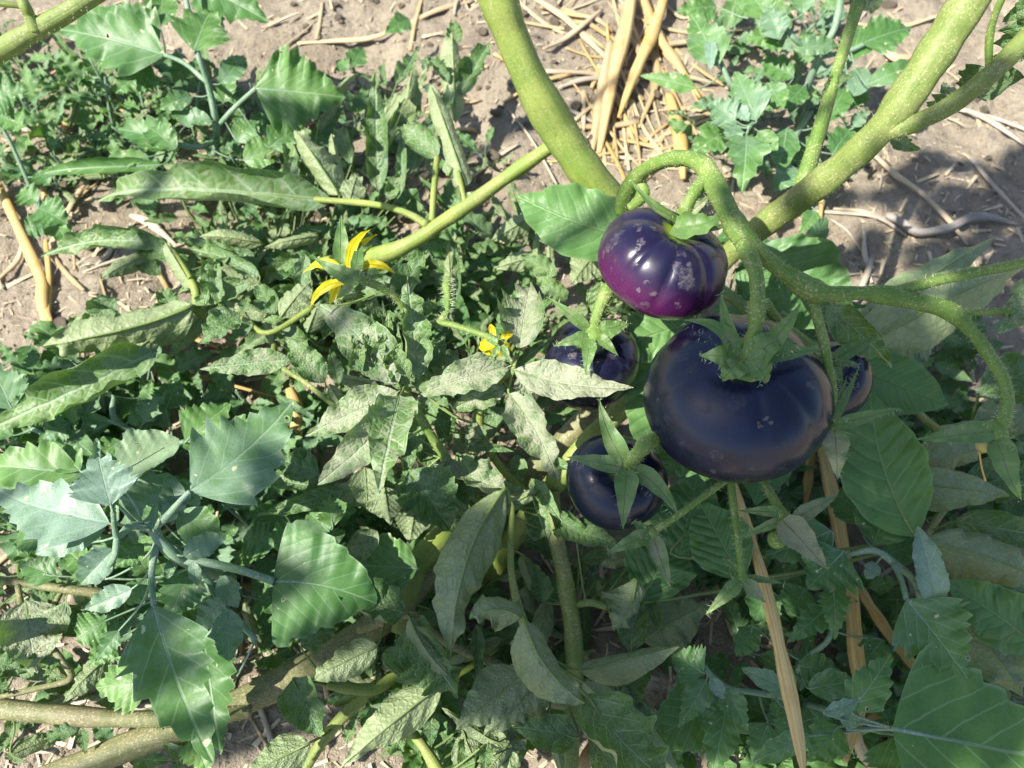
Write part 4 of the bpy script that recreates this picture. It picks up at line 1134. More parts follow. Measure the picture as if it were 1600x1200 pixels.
def tangle(plant, n, poly, zr, lr, wr, ang, dust, tr):
    xs = [q[0] for q in poly]; ys = [q[1] for q in poly]
    for k_ in range(n):
        x0, y0 = VR.uniform(min(xs), max(xs)), VR.uniform(min(ys), max(ys))
        a = VR.gauss(ang, .9); l = VR.uniform(*lr); z0 = VR.uniform(*zr)
        m = k_ % 3
        kw = dict(flip=True, roll=(VR.uniform(-75, -25), VR.uniform(-75, -25))) if m == 0 else dict(roll=(VR.uniform(30, 90), VR.uniform(30, 90))) if m == 1 else dict(fold=VR.uniform(15, 35))
        L(plant, 'tom', x0, y0, z0, x0 + math.cos(a) * l, y0 + math.sin(a) * l, z0 + VR.uniform(-1.5, 1.0), VR.uniform(*wr), tint=VR.uniform(*tr), dust=VR.uniform(*dust), nu=5, nv=24, pet='auto', **kw)
tangle(tl, 44, [(330, 360), (700, 520)], (4, 8.5), (55, 120), (18, 34), 2.6, (.1, .5), (.3, .75))
tangle(tl, 16, [(440, 120), (740, 330)], (3, 6), (50, 110), (16, 30), -1.4, (.1, .4), (.25, .65))
tangle(tp, 30, [(560, 600), (860, 780)], (5, 9), (55, 110), (20, 36), 1.6, (.1, .5), (.25, .65))
tangle(tb, 34, [(560, 860), (1010, 1180)], (3.5, 6.5), (60, 120), (22, 40), 1.2, (.0, .2), (.2, .55))

# vine in the lower left corner
tv = thing('tomato_plant', at(20, 1000, 0), 'tomato vine with a long brown dusty stem lying across the lower left corner', 'tomato plant')
stem(tv, 'main_stem', [(-80, 1100, 5, 42), (0, 1108, 5.4, 42), (80, 1116, 5.6, 42), (160, 1122, 5.6, 38), (250, 1124, 5.4, 34), (330, 1120, 5, 34), (390, 1110, 4, 34)], M['stemC'], hair=240, sides=14)
stem(tv, 'branch', [(-60, 900, 6, 14), (0, 906, 6.6, 15), (60, 915, 7, 17), (130, 924, 6.8, 20), (190, 930, 6, 20)], M['stemC'])
stem(tv, 'branch', [(28, 915, 7, 12), (36, 950, 7.4, 12), (60, 985, 7.4, 12), (95, 1030, 7, 14), (110, 1060, 6.4, 13), (60, 1075, 6, 12), (-10, 1090, 5.6, 14)], M['stemC'])
stem(tv, 'branch', [(95, 925, 6.8, 12), (80, 955, 6.6, 11), (66, 990, 6.6, 11)], M['stemC'])
for a_ in [
    ('tom', 40, 938, 7.6, 58, 1052, 7.2, 84, dict(dust=.75, roll=(15, 55), tint=.6)),
    ('tom', 90, 1015, 7.2, 70, 1045, 6.4, 40, dict(tint=.3, roll=(30, 30))),
    ('tom', 178, 1018, 6.4, 98, 1098, 6.4, 46, dict(flip=True, roll=(-30, -20), tint=.4)),
    ('tom', 60, 965, 6, 180, 985, 6, 46, dict(tint=.25, dust=.05, roll=(40, 40))),
    ('tom', -20, 1030, 6.4, 45, 1050, 6, 50, dict(tint=.25)),
    ('tom', -20, 1070, 6.4, 15, 1080, 6.2, 40, dict(tint=.3)),
    ('tom', 122, 1140, 5.6, 68, 1156, 5.4, 30, dict(tint=.25, dust=.1)),
    ('tom', 128, 1138, 5.6, 134, 1178, 5.4, 20, dict(tint=.4, roll=(40, 40))),
    ('tom', -20, 890, 7, 10, 930, 7, 30, dict(tint=.3)),
    ('tom', -20, 980, 6, 40, 1010, 6, 46, dict(tint=.45, flip=True)),
    ('tom', 45, 940, 6.5, 95, 930, 6.5, 36, dict(tint=.3)),
]:
    kind, b1, b2, b3, t1, t2, t3, w, k = a_
    k.setdefault('dust', .25)
    L(tv, kind, b1, b2, b3, t1, t2, t3, w, **k)

tangle(tv, 12, [(0, 930), (260, 1190)], (3, 5), (45, 90), (18, 32), .4, (.1, .4), (.3, .6))

# ------------------------------------------------------------------ goosefoot plants
def goose(root_px, label, stems, leaves, **dk):
    g = thing('goosefoot_plant', at(*root_px, 0), label, 'weed')
    for s_ in stems: stem(g, 'stem', s_, M['gstem'], sides=8)
    for a_ in leaves:
        kind, b1, b2, b3, t1, t2, t3, w = a_[:8]
        k = dict(dk); k.update(a_[8] if len(a_) > 8 else {})
        k.setdefault('pet', 'auto')
        L(g, kind, b1, b2, b3, t1, t2, t3, w, **k)
    return g

B1, B2, B3 = dict(bloom=.8), dict(bloom=.55), dict(bloom=.2)
goose((330, 905), 'silvery goosefoot with powdery toothed leaves on a bare branching stem', [
    [(330, 905, -1, 18), (345, 900, 4, 18), (330, 895, 8, 19), (285, 876, 11, 19), (252, 848, 12, 22), (238, 826, 12.5, 20), (205, 822, 13.2, 16), (183, 838, 13.8, 12), (176, 800, 14.6, 9)],
    [(285, 876, 11, 16), (330, 880, 10.6, 15), (380, 892, 10, 15), (428, 908, 9.6, 16)],
    [(240, 826, 12.5, 16), (262, 806, 12.8, 14), (280, 785, 13, 12), (297, 768, 13, 11)],
    [(245, 850, 12, 14), (238, 885, 12.2, 13), (237, 915, 12.6, 12), (240, 945, 12.8, 11)],
    [(285, 876, 11, 12), (320, 900, 9.4, 12), (345, 940, 8.6, 12), (400, 1000, 8, 10)],
    [(183, 838, 13.8, 10), (180, 865, 13.6, 14), (170, 885, 13.4, 10)],
], [
    ('goose', 297, 768, 13, 456, 628, 12.2, 172, dict(bloom=.55, side=.05, pet=None, tint=.55, seed=31)),
    ('goose', 172, 818, 14, -2, 766, 13, 118, dict(bloom=.9, tint=.62, seed=5, side=-.04)),
    ('goose', 173, 790, 14.8, 152, 706, 15.2, 108, dict(bloom=.95, tint=.45, seed=9)),
    ('young', 152, 720, 15.2, 151, 684, 15.8, 12, dict(bloom=.7, roll=(60, 60), pet=None)),
    ('young', 182, 745, 15, 172, 712, 15, 24, dict(bloom=.3, tint=.7, pet=None)),
    ('young', 168, 812, 13.2, 55, 866, 13.2, 56, dict(bloom=.95, tint=.5)),
    ('goose', 240, 945, 12.8, 334, 1192, 11, 146, dict(bloom=.32, tint=.42, pet=None, nv=44, side=.03, seed=21)),
    ('delta', 426, 908, 9.5, 588, 944, 8.4, 205, dict(bloom=.0, tint=.18, pet=None, seed=14, side=-.05)),
    ('young', 178, 858, 13.2, 126, 912, 12.8, 52, dict(bloom=.85, tint=.35, fold=25)),
    ('young', 182, 815, 14, 181, 770, 14.4, 14, dict(bloom=.6, roll=(50, 50))),
    ('goose', 302, 888, 9.4, 262, 970, 8.8, 84, dict(bloom=.35, tint=.28)),
    ('young', 287, 868, 12, 354, 836, 12, 38, dict(bloom=.6, tint=.35)),
    ('young', 280, 800, 12, 345, 850, 11.4, 60, dict(bloom=.3, tint=.7)),
    ('young', 206, 920, 10.6, 132, 952, 10.4, 38, dict(bloom=.8, tint=.5)),
    ('young', 355, 952, 9.4, 358, 1034, 9.2, 50, dict(bloom=.6, tint=.35)),
    ('young', 348, 935, 9, 310, 985, 8.6, 44, dict(bloom=.7, tint=.6)),
    ('young', 345, 900, 9, 372, 950, 9, 36, dict(bloom=.6, tint=.4)),
    ('goose', 225, 850, 10.6, 178, 888, 10.4, 46, dict(bloom=.3, tint=.3)),
    ('goose', 186, 985, 10.4, 150, 1034, 10, 38, dict(bloom=.4, tint=.5)),
    ('goose', 165, 905, 9, 100, 858, 9, 66, dict(bloom=.25, tint=.72)),
    ('goose', 130, 742, 9, -40, 728, 8.6, 96, dict(bloom=.1, tint=.72)),
    ('goose', 125, 735, 9.4, 75, 690, 9, 56, dict(bloom=.1, tint=.7)),
    ('young', 182, 742, 10, 280, 686, 9.6, 62, dict(bloom=.2, tint=.5, roll=(5, 60), flip=True)),
    ('young', 228, 822, 8.6, 262, 738, 8.6, 104, dict(bloom=.75, tint=.62)),
    ('young', 255, 815, 8.4, 310, 750, 8.4, 60, dict(bloom=.6, tint=.5)),
    ('goose', 240, 1062, 7, 150, 1075, 6.6, 104, dict(bloom=0, tint=.95)),
    ('goose', 318, 990, 6.4, 345, 1180, 6, 100, dict(bloom=0, tint=.25)),
    ('goose', 300, 1150, 6, 330, 1215, 6, 60, dict(bloom=0, tint=.95)),
    ('young', 165, 970, 8.6, 120, 1000, 8.6, 60, dict(bloom=.2, tint=.6)),
    ('young', 232, 905, 9.8, 200, 945, 9.6, 40, dict(bloom=.3, tint=.7)),
    ('young', 240, 830, 12.8, 234, 782, 13, 26, dict(bloom=.4, tint=.3)),
    ('young', 272, 872, 11, 262, 905, 11, 18, dict(bloom=.6)), ('young', 300, 878, 11, 310, 915, 10.6, 20, dict(bloom=.7)),
    ('goose', 90, 900, 8, 30, 880, 8, 60, dict(bloom=.2, tint=.35)), ('goose', 180, 1000, 8, 130, 960, 7.6, 60, dict(bloom=.2, tint=.35)),
    ('young', 80, 850, 8, 30, 830, 7.6, 50, dict(bloom=.2, tint=.4)),
    ('goose', 180, 1000, 7.4, 140, 1040, 7.4, 56, dict(bloom=.2, tint=.62)),
])

goose((330, 120), 'tall goosefoot with huge green leaves above the straw, spotted with pale holes', [
    [(335, 260, -1, 14), (338, 200, 4, 13), (325, 130, 7, 12), (308, 80, 9, 10), (295, 20, 10, 10), (285, -30, 11, 9)],
    [(338, 200, 4, 10), (370, 165, 6, 9), (400, 138, 7.4, 9)],
    [(325, 130, 7, 9), (290, 100, 7.6, 8), (258, 86, 8, 8)],
    [(338, 220, 3, 10), (310, 230, 4, 10), (280, 226, 5, 9)],
], [
    ('goose', 258, 86, 8, 92, 46, 8, 120, dict(tint=.28, bloom=.2, seed=41, pet=None)),
    ('goose', 248, 92, 7, 130, 10, 7.6, 130, dict(tint=.4, bloom=.12, seed=42)),
    ('goose', 236, 100, 6.4, 180, 146, 6, 90, dict(tint=.42, bloom=.1)),
    ('goose', 303, 80, 9.2, 330, 18, 9.4, 96, dict(tint=.68, bloom=.1, seed=46)),
    ('goose', 398, 138, 7.4, 540, 152, 6.6, 150, dict(tint=.6, bloom=.05, pet=None, seed=47)),
    ('goose', 300, -30, 10, 420, 34, 8.6, 100, dict(tint=.25, bloom=.05)),
    ('goose', 320, -10, 8, 350, 60, 8, 60, dict(tint=.45, bloom=.3)),
    ('goose', 280, 226, 5, 184, 202, 5, 62, dict(tint=.25, bloom=.05, roll=(40, 20))),
    ('young', 276, 232, 5.4, 232, 200, 5.6, 44, dict(tint=.45, bloom=.2)),
    ('young', 232, 245, 5, 164, 250, 5, 26, dict(tint=.6, bloom=.1)),
    ('young', 250, 258, 4.6, 70, 270, 4.6, 26, dict(tint=.42, bloom=.1, roll=(50, 50))),
    ('young', 250, 40, 8, 255, -10, 8.4, 50, dict(tint=.7, bloom=.2)),
    ('young', 300, 150, 6, 250, 170, 6, 30, dict(tint=.6, bloom=.4)), ('young', 330, 190, 5, 285, 180, 5, 26, dict(tint=.6, bloom=.5)),
    ('young', 350, 160, 5, 360, 110, 5.6, 30, dict(tint=.6, bloom=.3)), ('young', 370, 220, 4, 400, 190, 4.4, 44, dict(tint=.55, bloom=.3)),
    ('young', 380, 250, 3.6, 440, 230, 3.6, 50, dict(tint=.65, bloom=.1)), ('goose', 420, 230, 4, 470, 200, 4, 60, dict(tint=.3, bloom=.0)),
    ('young', 345, 130, 7, 385, 90, 7, 34, dict(tint=.6, bloom=.4)), ('young', 300, 200, 5, 270, 150, 5.4, 30, dict(tint=.5, bloom=.4)),
])

goose((1270, 160), 'bushy goosefoot with pale green lobed leaves behind the upright shoot', [
    [(1270, 170, -1, 16), (1262, 140, 3, 15), (1280, 90, 6, 14), (1305, 40, 8, 14), (1318, -30, 9, 13)],
    [(1262, 150, 2, 14), (1200, 150, 4, 12), (1150, 140, 6, 12), (1125, 95, 7.4, 10), (1118, 60, 8, 9)],
    [(1200, 150, 4, 11), (1185, 180, 5.6, 10), (1170, 200, 6.4, 9)],
    [(1280, 90, 6, 10), (1240, 60, 7.6, 9), (1215, 20, 8.6, 9)],
    [(1270, 170, -1, 13), (1245, 210, 3, 12), (1225, 260, 4, 10)],
    [(1280, 90, 6, 10), (1325, 80, 6.4, 9), (1350, 70, 6.6, 8)],
], [
    ('goose', 1122, 104, 7.6, 1078, 22, 8, 74, dict(tint=.6, bloom=.35)),
    ('goose', 1088, 138, 5, 1000, 118, 4.6, 34, dict(tint=.62, bloom=.05)),
    ('goose', 1148, 188, 6.4, 1106, 156, 6.6, 64, dict(tint=.42, bloom=.65)),
    ('goose', 1182, 188, 6.6, 1148, 112, 7, 74, dict(tint=.42, bloom=.5)),
    ('goose', 1135, 205, 4.6, 1072, 248, 4.4, 64, dict(tint=.58, bloom=.15)),
    ('goose', 1166, 212, 6.4, 1158, 304, 6.4, 84, dict(tint=.55, bloom=.35)),
    ('goose', 1150, 195, 6.4, 1135, 228, 6.4, 40, dict(tint=.45, bloom=.6)),
    ('goose', 1232, 50, 7.6, 1165, 62, 7.2, 66, dict(tint=.62, bloom=.2)),
    ('goose', 1200, 30, 8, 1165, -15, 8, 60, dict(tint=.6, bloom=.2)),
    ('goose', 1218, 62, 8, 1195, 10, 8.6, 52, dict(tint=.5, bloom=.65)),
    ('young', 1240, 75, 7, 1310, 72, 7, 30, dict(tint=.45, bloom=.5)),
    ('goose', 1346, 68, 6.6, 1424, 44, 6.6, 74, dict(tint=.25, bloom=.05)),
    ('goose', 1330, 95, 6, 1345, 40, 6, 60, dict(tint=.35, bloom=.2)),
    ('young', 1355, 132, 6, 1432, 106, 6, 36, dict(tint=.58, bloom=.35)),
    ('young', 1335, 150, 5, 1350, 105, 5, 40, dict(tint=.5, bloom=.6)),
    ('young', 1310, 150, 4, 1360, 150, 4, 40, dict(tint=.35, bloom=.2)),
    ('young', 1290, 190, 4, 1320, 140, 4, 44, dict(tint=.35, bloom=.1)),
    ('young', 1230, 200, 4, 1215, 270, 4, 46, dict(tint=.5, bloom=.3)), ('young', 1240, 260, 3.6, 1210, 300, 3.6, 40, dict(tint=.5, bloom=.5)),
    ('goose', 1120, 10, 6, 1055, 20, 6, 54, dict(tint=.5, bloom=.2)), ('goose', 1150, 5, 6, 1190, 30, 6, 44, dict(tint=.58, bloom=.15)),
    ('young', 1110, 60, 8, 1110, 110, 8, 20, dict(tint=.6, bloom=.9)), ('young', 1255, 20, 8.6, 1250, -20, 8.6, 40, dict(tint=.6, bloom=.4)),
    ('young', 1255, 135, 4, 1225, 170, 4, 40, dict(tint=.3, bloom=.1)), ('young', 1200, 130, 6, 1225, 170, 6, 40, dict(tint=.55, bloom=.3)),
    ('young', 1185, 205, 6, 1215, 235, 6, 30, dict(tint=.75, bloom=.1)), ('young', 1150, 165, 6.6, 1170, 190, 6.6, 22, dict(tint=.6, bloom=.9)),
    ('young', 1300, 240, 3, 1330, 200, 3, 44, dict(tint=.3, bloom=.2)), ('young', 1280, 300, 3, 1300, 260, 3, 36, dict(tint=.6, bloom=.2)),
    ('goose', 1275, 330, 2, 1250, 365, 2, 40, dict(tint=.6, bloom=.2)),
    ('young', 1240, 120, 5, 1190, 95, 5, 40, dict(tint=.3, bloom=.2)),
])

goose((1480, 1120), 'goosefoot with blue grey leaves hanging in shade beside the brown straw stalks', [
    [(1430, 1010, -1, 14), (1440, 960, 4, 14), (1430, 910, 7, 14), (1395, 878, 8.6, 14), (1365, 860, 9, 12), (1320, 868, 8.6, 7), (1290, 868, 8.4, 6)],
    [(1395, 878, 8.6, 10), (1408, 905, 9.4, 10), (1416, 935, 10, 10)],
    [(1430, 905, 7.4, 14), (1450, 885, 9, 12), (1460, 870, 10, 9)],
], [
    ('goose', 1416, 936, 10, 1512, 1060, 9.6, 142, dict(tint=.36, bloom=.32, pet=None, seed=61)),
    ('young', 1462, 948, 10, 1433, 822, 11.4, 46, dict(tint=.55, bloom=.95, roll=(35, 35), pet=None)),
    ('young', 1440, 900, 8, 1470, 935, 8, 46, dict(tint=.7, bloom=.9)),
    ('goose', 1318, 862, 9, 1262, 920, 8.6, 130, dict(tint=.34, bloom=.25, seed=63)),
    ('goose', 1300, 830, 8.6, 1195, 870, 8.2, 100, dict(tint=.32, bloom=.25)),
    ('young', 1365, 850, 8, 1390, 780, 8, 90, dict(tint=.3, bloom=.05)),
    ('young', 1380, 870, 7.6, 1430, 850, 7.6, 50, dict(tint=.3, bloom=.05)),
    ('young', 1370, 880, 8.6, 1352, 905, 8.6, 24, dict(tint=.5, bloom=.8)),
    ('young', 1345, 820, 7, 1320, 760, 7, 70, dict(tint=.28, bloom=.0)),
])
goose((1610, 1140), 'goosefoot with one huge spotted leaf over the lower right corner', [
    [(1330, 1170, -1, 12), (1345, 1145, 4, 11), (1370, 1138, 7, 11), (1398, 1138, 8.4, 11)],
], [
    ('delta', 1394, 1138, 9, 1700, 1200, 8.6, 290, dict(tint=.5, bloom=.02, pet=None, nv=48, seed=72)),
    ('goose', 1330, 1112, 9.4, 1392, 1022, 9.6, 72, dict(tint=.5, bloom=.15)),
    ('young', 1288, 1116, 9.4, 1342, 1096, 9.6, 24, dict(tint=.6, bloom=.85, fold=20)),
    ('young', 1325, 1140, 8.6, 1330, 1100, 9, 30, dict(tint=.5, bloom=.6)),
    ('goose', 1312, 1135, 8, 1262, 1190, 7.8, 76, dict(tint=.36, bloom=.15)),
    ('young', 1265, 1150, 8.6, 1175, 1192, 8.4, 34, dict(tint=.5, bloom=.4, roll=(40, 5))),
    ('goose', 1400, 1150, 6, 1420, 1260, 6, 120, dict(tint=.4, bloom=.05)),
])
goose((1180, 1120), 'low spreading goosefoot with dull blue green leaves and a pale stem in deep shade', [
    [(1260, 1130, -1, 12), (1235, 1095, 4, 12), (1180, 1082, 5.6, 12), (1140, 1076, 6.4, 12), (1112, 1055, 7, 10), (1100, 1040, 7.4, 8)],
    [(1260, 1100, 3, 13), (1320, 1118, 5, 12), (1360, 1130, 6, 11)],
    [(1235, 1095, 3, 10), (1250, 1040, 5, 10), (1290, 1005, 6, 10), (1300, 985, 6.4, 9)],
], [
    ('goose', 1100, 1052, 7.6, 1048, 1020, 7.6, 78, dict(tint=.42, bloom=.35)),
    ('goose', 1104, 1062, 7.4, 1060, 1138, 7.2, 52, dict(tint=.42, bloom=.35)),
    ('delta', 1112, 1105, 5.6, 1010, 1160, 5.4, 130, dict(tint=.32, bloom=.05)),
    ('goose', 1136, 1100, 6.6, 1112, 1216, 6.4, 76, dict(tint=.36, bloom=.2)),
    ('goose', 1132, 1075, 7.4, 1168, 1142, 7.2, 48, dict(tint=.38, bloom=.35)),
    ('goose', 1118, 1085, 7, 1100, 1115, 7, 34, dict(tint=.4, bloom=.4)),
    ('young', 1110, 1060, 8, 1132, 1092, 8, 22, dict(tint=.55, bloom=.8)),
    ('young', 1238, 1082, 7, 1158, 1044, 7.2, 32, dict(tint=.5, bloom=.6)),
    ('young', 1262, 1075, 6, 1335, 1065, 6, 46, dict(tint=.4, bloom=.4)),
    ('goose', 1302, 915, 7.6, 1304, 1000, 7.4, 52, dict(tint=.35, bloom=.0)),
    ('goose', 1292, 950, 7, 1230, 1004, 6.8, 52, dict(tint=.36, bloom=.15)),
    ('young', 1180, 980, 6, 1150, 1025, 6, 42, dict(tint=.3, bloom=.05)),
    ('young', 1250, 1040, 5.4, 1300, 1050, 5.4, 50, dict(tint=.25, bloom=.05)),
    ('young', 1200, 920, 6, 1180, 970, 6, 60, dict(tint=.25, bloom=.05)), ('young', 1260, 920, 6, 1230, 960, 6, 60, dict(tint=.22, bloom=.0)),
    ('young', 1380, 1000, 5, 1345, 1040, 5, 50, dict(tint=.3, bloom=.2)),
    ('goose', 1200, 1130, 6, 1175, 1190, 6, 60, dict(tint=.35, bloom=.3)), ('goose', 1240, 1120, 6, 1220, 1190, 6, 60, dict(tint=.3, bloom=.3)),
    ('young', 1260, 1010, 4.5, 1250, 1080, 4.5, 30, dict(tint=.3, bloom=.3)),
])
goose((580, 890), 'leafy goosefoot half hidden in shade, its round leaves glowing green', [
    [(600, 940, -1, 12), (620, 910, 4, 11), (650, 890, 6, 10)],
    [(600, 940, -1, 12), (530, 880, 4, 11), (515, 830, 6, 9), (470, 840, 6, 9)],
], [
    ('young', 652, 888, 7, 556, 884, 6.6, 96, dict(tint=.55, bloom=0)),
    ('goose', 520, 824, 8, 512, 772, 8, 46, dict(tint=.8, bloom=.1)),
    ('young', 515, 830, 7.4, 480, 800, 7.4, 50, dict(tint=.35, bloom=.3)), ('young', 500, 850, 7, 460, 880, 7, 50, dict(tint=.4, bloom=.5)),
    ('young', 470, 830, 6.6, 420, 850, 6.6, 50, dict(tint=.3, bloom=.3)), ('young', 480, 860, 6, 540, 830, 6.4, 40, dict(tint=.4, bloom=.6)),
    ('young', 440, 800, 6, 400, 830, 6, 60, dict(tint=.3, bloom=.2)), ('young', 430, 850, 6, 380, 840, 6, 60, dict(tint=.3, bloom=.2)),
    ('young', 530, 890, 5, 560, 940, 5, 60, dict(tint=.2, bloom=0)),
])
goose((260, 690), 'goosefoot with broad lit leaves and long petioles beneath the rolled vine leaf', [
    [(255, 760, -1, 14), (235, 700, 3, 13), (180, 655, 5, 11), (178, 620, 5, 9)],
    [(235, 700, 3, 11), (290, 690, 4, 10)],
    [(180, 655, 5, 9), (110, 690, 5.4, 8), (50, 670, 6, 8)],
], [
    ('goose', 290, 690, 5, 360, 630, 5, 90, dict(tint=.55, bloom=.05)), ('goose', 260, 640, 4.6, 280, 590, 5, 60, dict(tint=.3, bloom=.0)),
    ('goose', 110, 660, 6, 60, 690, 6, 50, dict(tint=.35, bloom=.4)), ('goose', 80, 680, 6, 110, 640, 6, 50, dict(tint=.62, bloom=.2)),
    ('goose', 20, 640, 7, -20, 560, 7.4, 80, dict(tint=.6, bloom=.5)), ('goose', 30, 650, 6.6, 60, 600, 6.6, 40, dict(tint=.55, bloom=.4)),
    ('young', 20, 680, 6, -30, 660, 6, 40, dict(tint=.55, bloom=.3)), ('young', 190, 690, 5, 140, 720, 5, 40, dict(tint=.6, bloom=.2)),
    ('young', 235, 620, 3.6, 240, 660, 3.6, 34, dict(tint=.25, bloom=0)), ('young', 200, 660, 5, 240, 640, 5, 30, dict(tint=.5, bloom=.3)),
    ('young', 50, 540, 4, 30, 590, 4, 40, dict(tint=.3, bloom=.3)), ('young', 90, 545, 3, 70, 580, 3, 30, dict(tint=.3, bloom=.2)),
    ('goose', 355, 660, 5, 400, 700, 5, 60, dict(tint=.6, bloom=.1)), ('goose', 300, 720, 5, 380, 720, 5, 60, dict(tint=.4, bloom=.3)),
])
goose((40, 330), 'small goosefoot with dark round leaves at the straw on dry soil', [
    [(80, 370, -1, 9), (75, 340, 3, 8), (60, 310, 5, 7)], [(80, 370, -1, 8), (20, 230, 4, 8), (-10, 180, 6, 8)],
], [
    ('young', 60, 325, 5, 105, 350, 5, 54, dict(tint=.25, bloom=.1)), ('young', 60, 315, 5, 30, 300, 5, 40, dict(tint=.4, bloom=.2)), ('young', 70, 350, 4, 40, 360, 4, 40, dict(tint=.35, bloom=.3)),
    ('goose', -20, 150, 7, 45, 140, 7, 80, dict(tint=.22, bloom=0)), ('young', 0, 180, 6, 40, 200, 6, 40, dict(tint=.5, bloom=.1)), ('young', 75, 340, 3, 110, 380, 3, 40, dict(tint=.45, bloom=.1)),
    ('young', 60, 270, 3, 78, 290, 3, 34, dict(tint=.2, bloom=0)),
])
goose((620, 130), 'tiny dark leaved goosefoot sprig on sunlit soil by the upright tomato leaf', [
    [(560, 130, -1, 7), (555, 115, 2, 6), (550, 100, 3, 5)],
], [
    ('goose', 550, 105, 3, 568, 75, 3, 40, dict(tint=.28, bloom=.15)), ('goose', 545, 108, 3, 525, 95, 3, 34, dict(tint=.28, bloom=.15)), ('goose', 640, 30, 3, 600, 55, 3, 40, dict(tint=.3, bloom=.2, pet=None)),
])

# ------------------------------------------------------------------ low filler seedlings between the big plants
NAMED = []
MARKS = [(1036, 411, 'the small shiny tomato'), (1150, 640, 'the largest tomato'), (963, 752, 'the star calyx tomato'), (548, 430, 'the open yellow flower'), (773, 540, 'the second yellow flower'),
         (860, 150, 'the thick bright stem'), (455, 140, 'the huge lit goosefoot leaf'), (160, 60, 'the spotted shaded leaf'), (340, 310, 'the long rolled leaf'), (180, 510, 'the wide rolled leaf'),
         (360, 690, 'the big powdery leaf'), (80, 800, 'the silver leaf'), (500, 930, 'the dark triangular leaf'), (275, 1080, 'the long toothed leaf'), (350, 1130, 'the brown diagonal stem'),
         (765, 890, 'the long pale hanging leaf'), (890, 1000, 'the shaded upright stem'), (610, 1130, 'the pale lit leaf'), (1200, 960, 'the bright straw stalk'), (1325, 930, 'the brown jointed straw'),
         (1445, 995, 'the blue grey toothed leaf'), (1500, 1130, 'the huge spotted leaf'), (1555, 676, 'the drooping empty calyx'), (1390, 720, 'the ribbed round leaf'), (1160, 905, 'the dangling calyx'),
         (1150, 180, 'the bushy goosefoot'), (965, 110, 'the straw bundle'), (1480, 350, 'the grey twig'), (1440, 310, 'the jointed straw'), (1300, 130, 'the upright shoot'), (45, 420, 'the forked straw'),
         (60, 340, 'the dark round leaves'), (690, 200, 'the hanging rolled leaf'), (590, 200, 'the upright dark leaf'), (900, 340, 'the ribbed leaf'), (560, 40, 'the straw under the oval shadow'), (720, 340, 'the side branch'), (1430, 130, 'the dusty branch')]
ORD = ['', 'second ', 'third ', 'fourth ', 'fifth ', 'sixth ', 'seventh ', 'eighth ', 'ninth ', 'tenth ', 'eleventh ', 'twelfth ', 'thirteenth ', 'fourteenth ', 'fifteenth ', 'sixteenth ', 'seventeenth ', 'eighteenth ', 'nineteenth ', 'twentieth ', 'last but five ', 'last but four ', 'last but three ', 'last but two ', 'last but one ']
def name_all():
    byl = {}
    for it in NAMED:
        g, px, py, base, grp = it
        m = min(MARKS, key=lambda q: (q[0] - px) ** 2 + (q[1] - py) ** 2)
        dx, dy = px - m[0], py - m[1]
        way = ('left of ' if dx < 0 else 'right of ') if abs(dx) > abs(dy) else ('above ' if dy < 0 else 'below ')
        byl.setdefault((base, way + m[2]), []).append((math.hypot(dx, dy), g))
    for (base, where), l in byl.items():
        l.sort(key=lambda q: q[0])
        for k, (d, g) in enumerate(l):
            g['label'] = base + ' ' + where if len(l) == 1 else (ORD[min(k, 25)] + 'closest ' + base + ' ' + where)
POOL = []
PSPEC = [('young', .22, 15, 10, 8, 1), ('goose', .32, 20, 15, 8, 1), ('young', .17, 30, 25, 8, 1), ('smooth', .24, 20, 20, 6, 1), ('goose', .28, 10, 30, 12, 1), ('young', .26, 10, 20, 5, 1),
         ('tom', .17, 90, 70, 0, 1), ('tom', .19, -100, -90, 0, -1), ('tom', .15, -120, -60, 0, -1), ('tom', .20, 40, 60, 15, 1), ('tom', .16, 120, 100, 0, 1), ('tom', .20, -60, -110, 0, -1), ('goose', .36, 5, 10, 5, 1), ('young', .2, 45, 35, 10, 1)]
for i, (kind, hw, ra, rb, fo, sg) in enumerate(PSPEC):
    V, Fc, UV, RE, mi = leaf_geo((0, 0, 0), (0, 1, 0), np.array([0, 0, 1.0 * sg]), hw, kind, (ra * sg, rb * sg), fo, .08, .06 * ((i % 3) - 1), .3, 15 * ((i % 3) - 1), -.35 * sg, 500 + i, 4, 18, [(0, -.35, -.1), (0, -.15, -.03)], .012)
    me = mesh_obj('leaf', V, Fc, LM[kind], None, UV, RE, mi)
    POOL.append((kind, me.data))
    bpy.data.objects.remove(me)

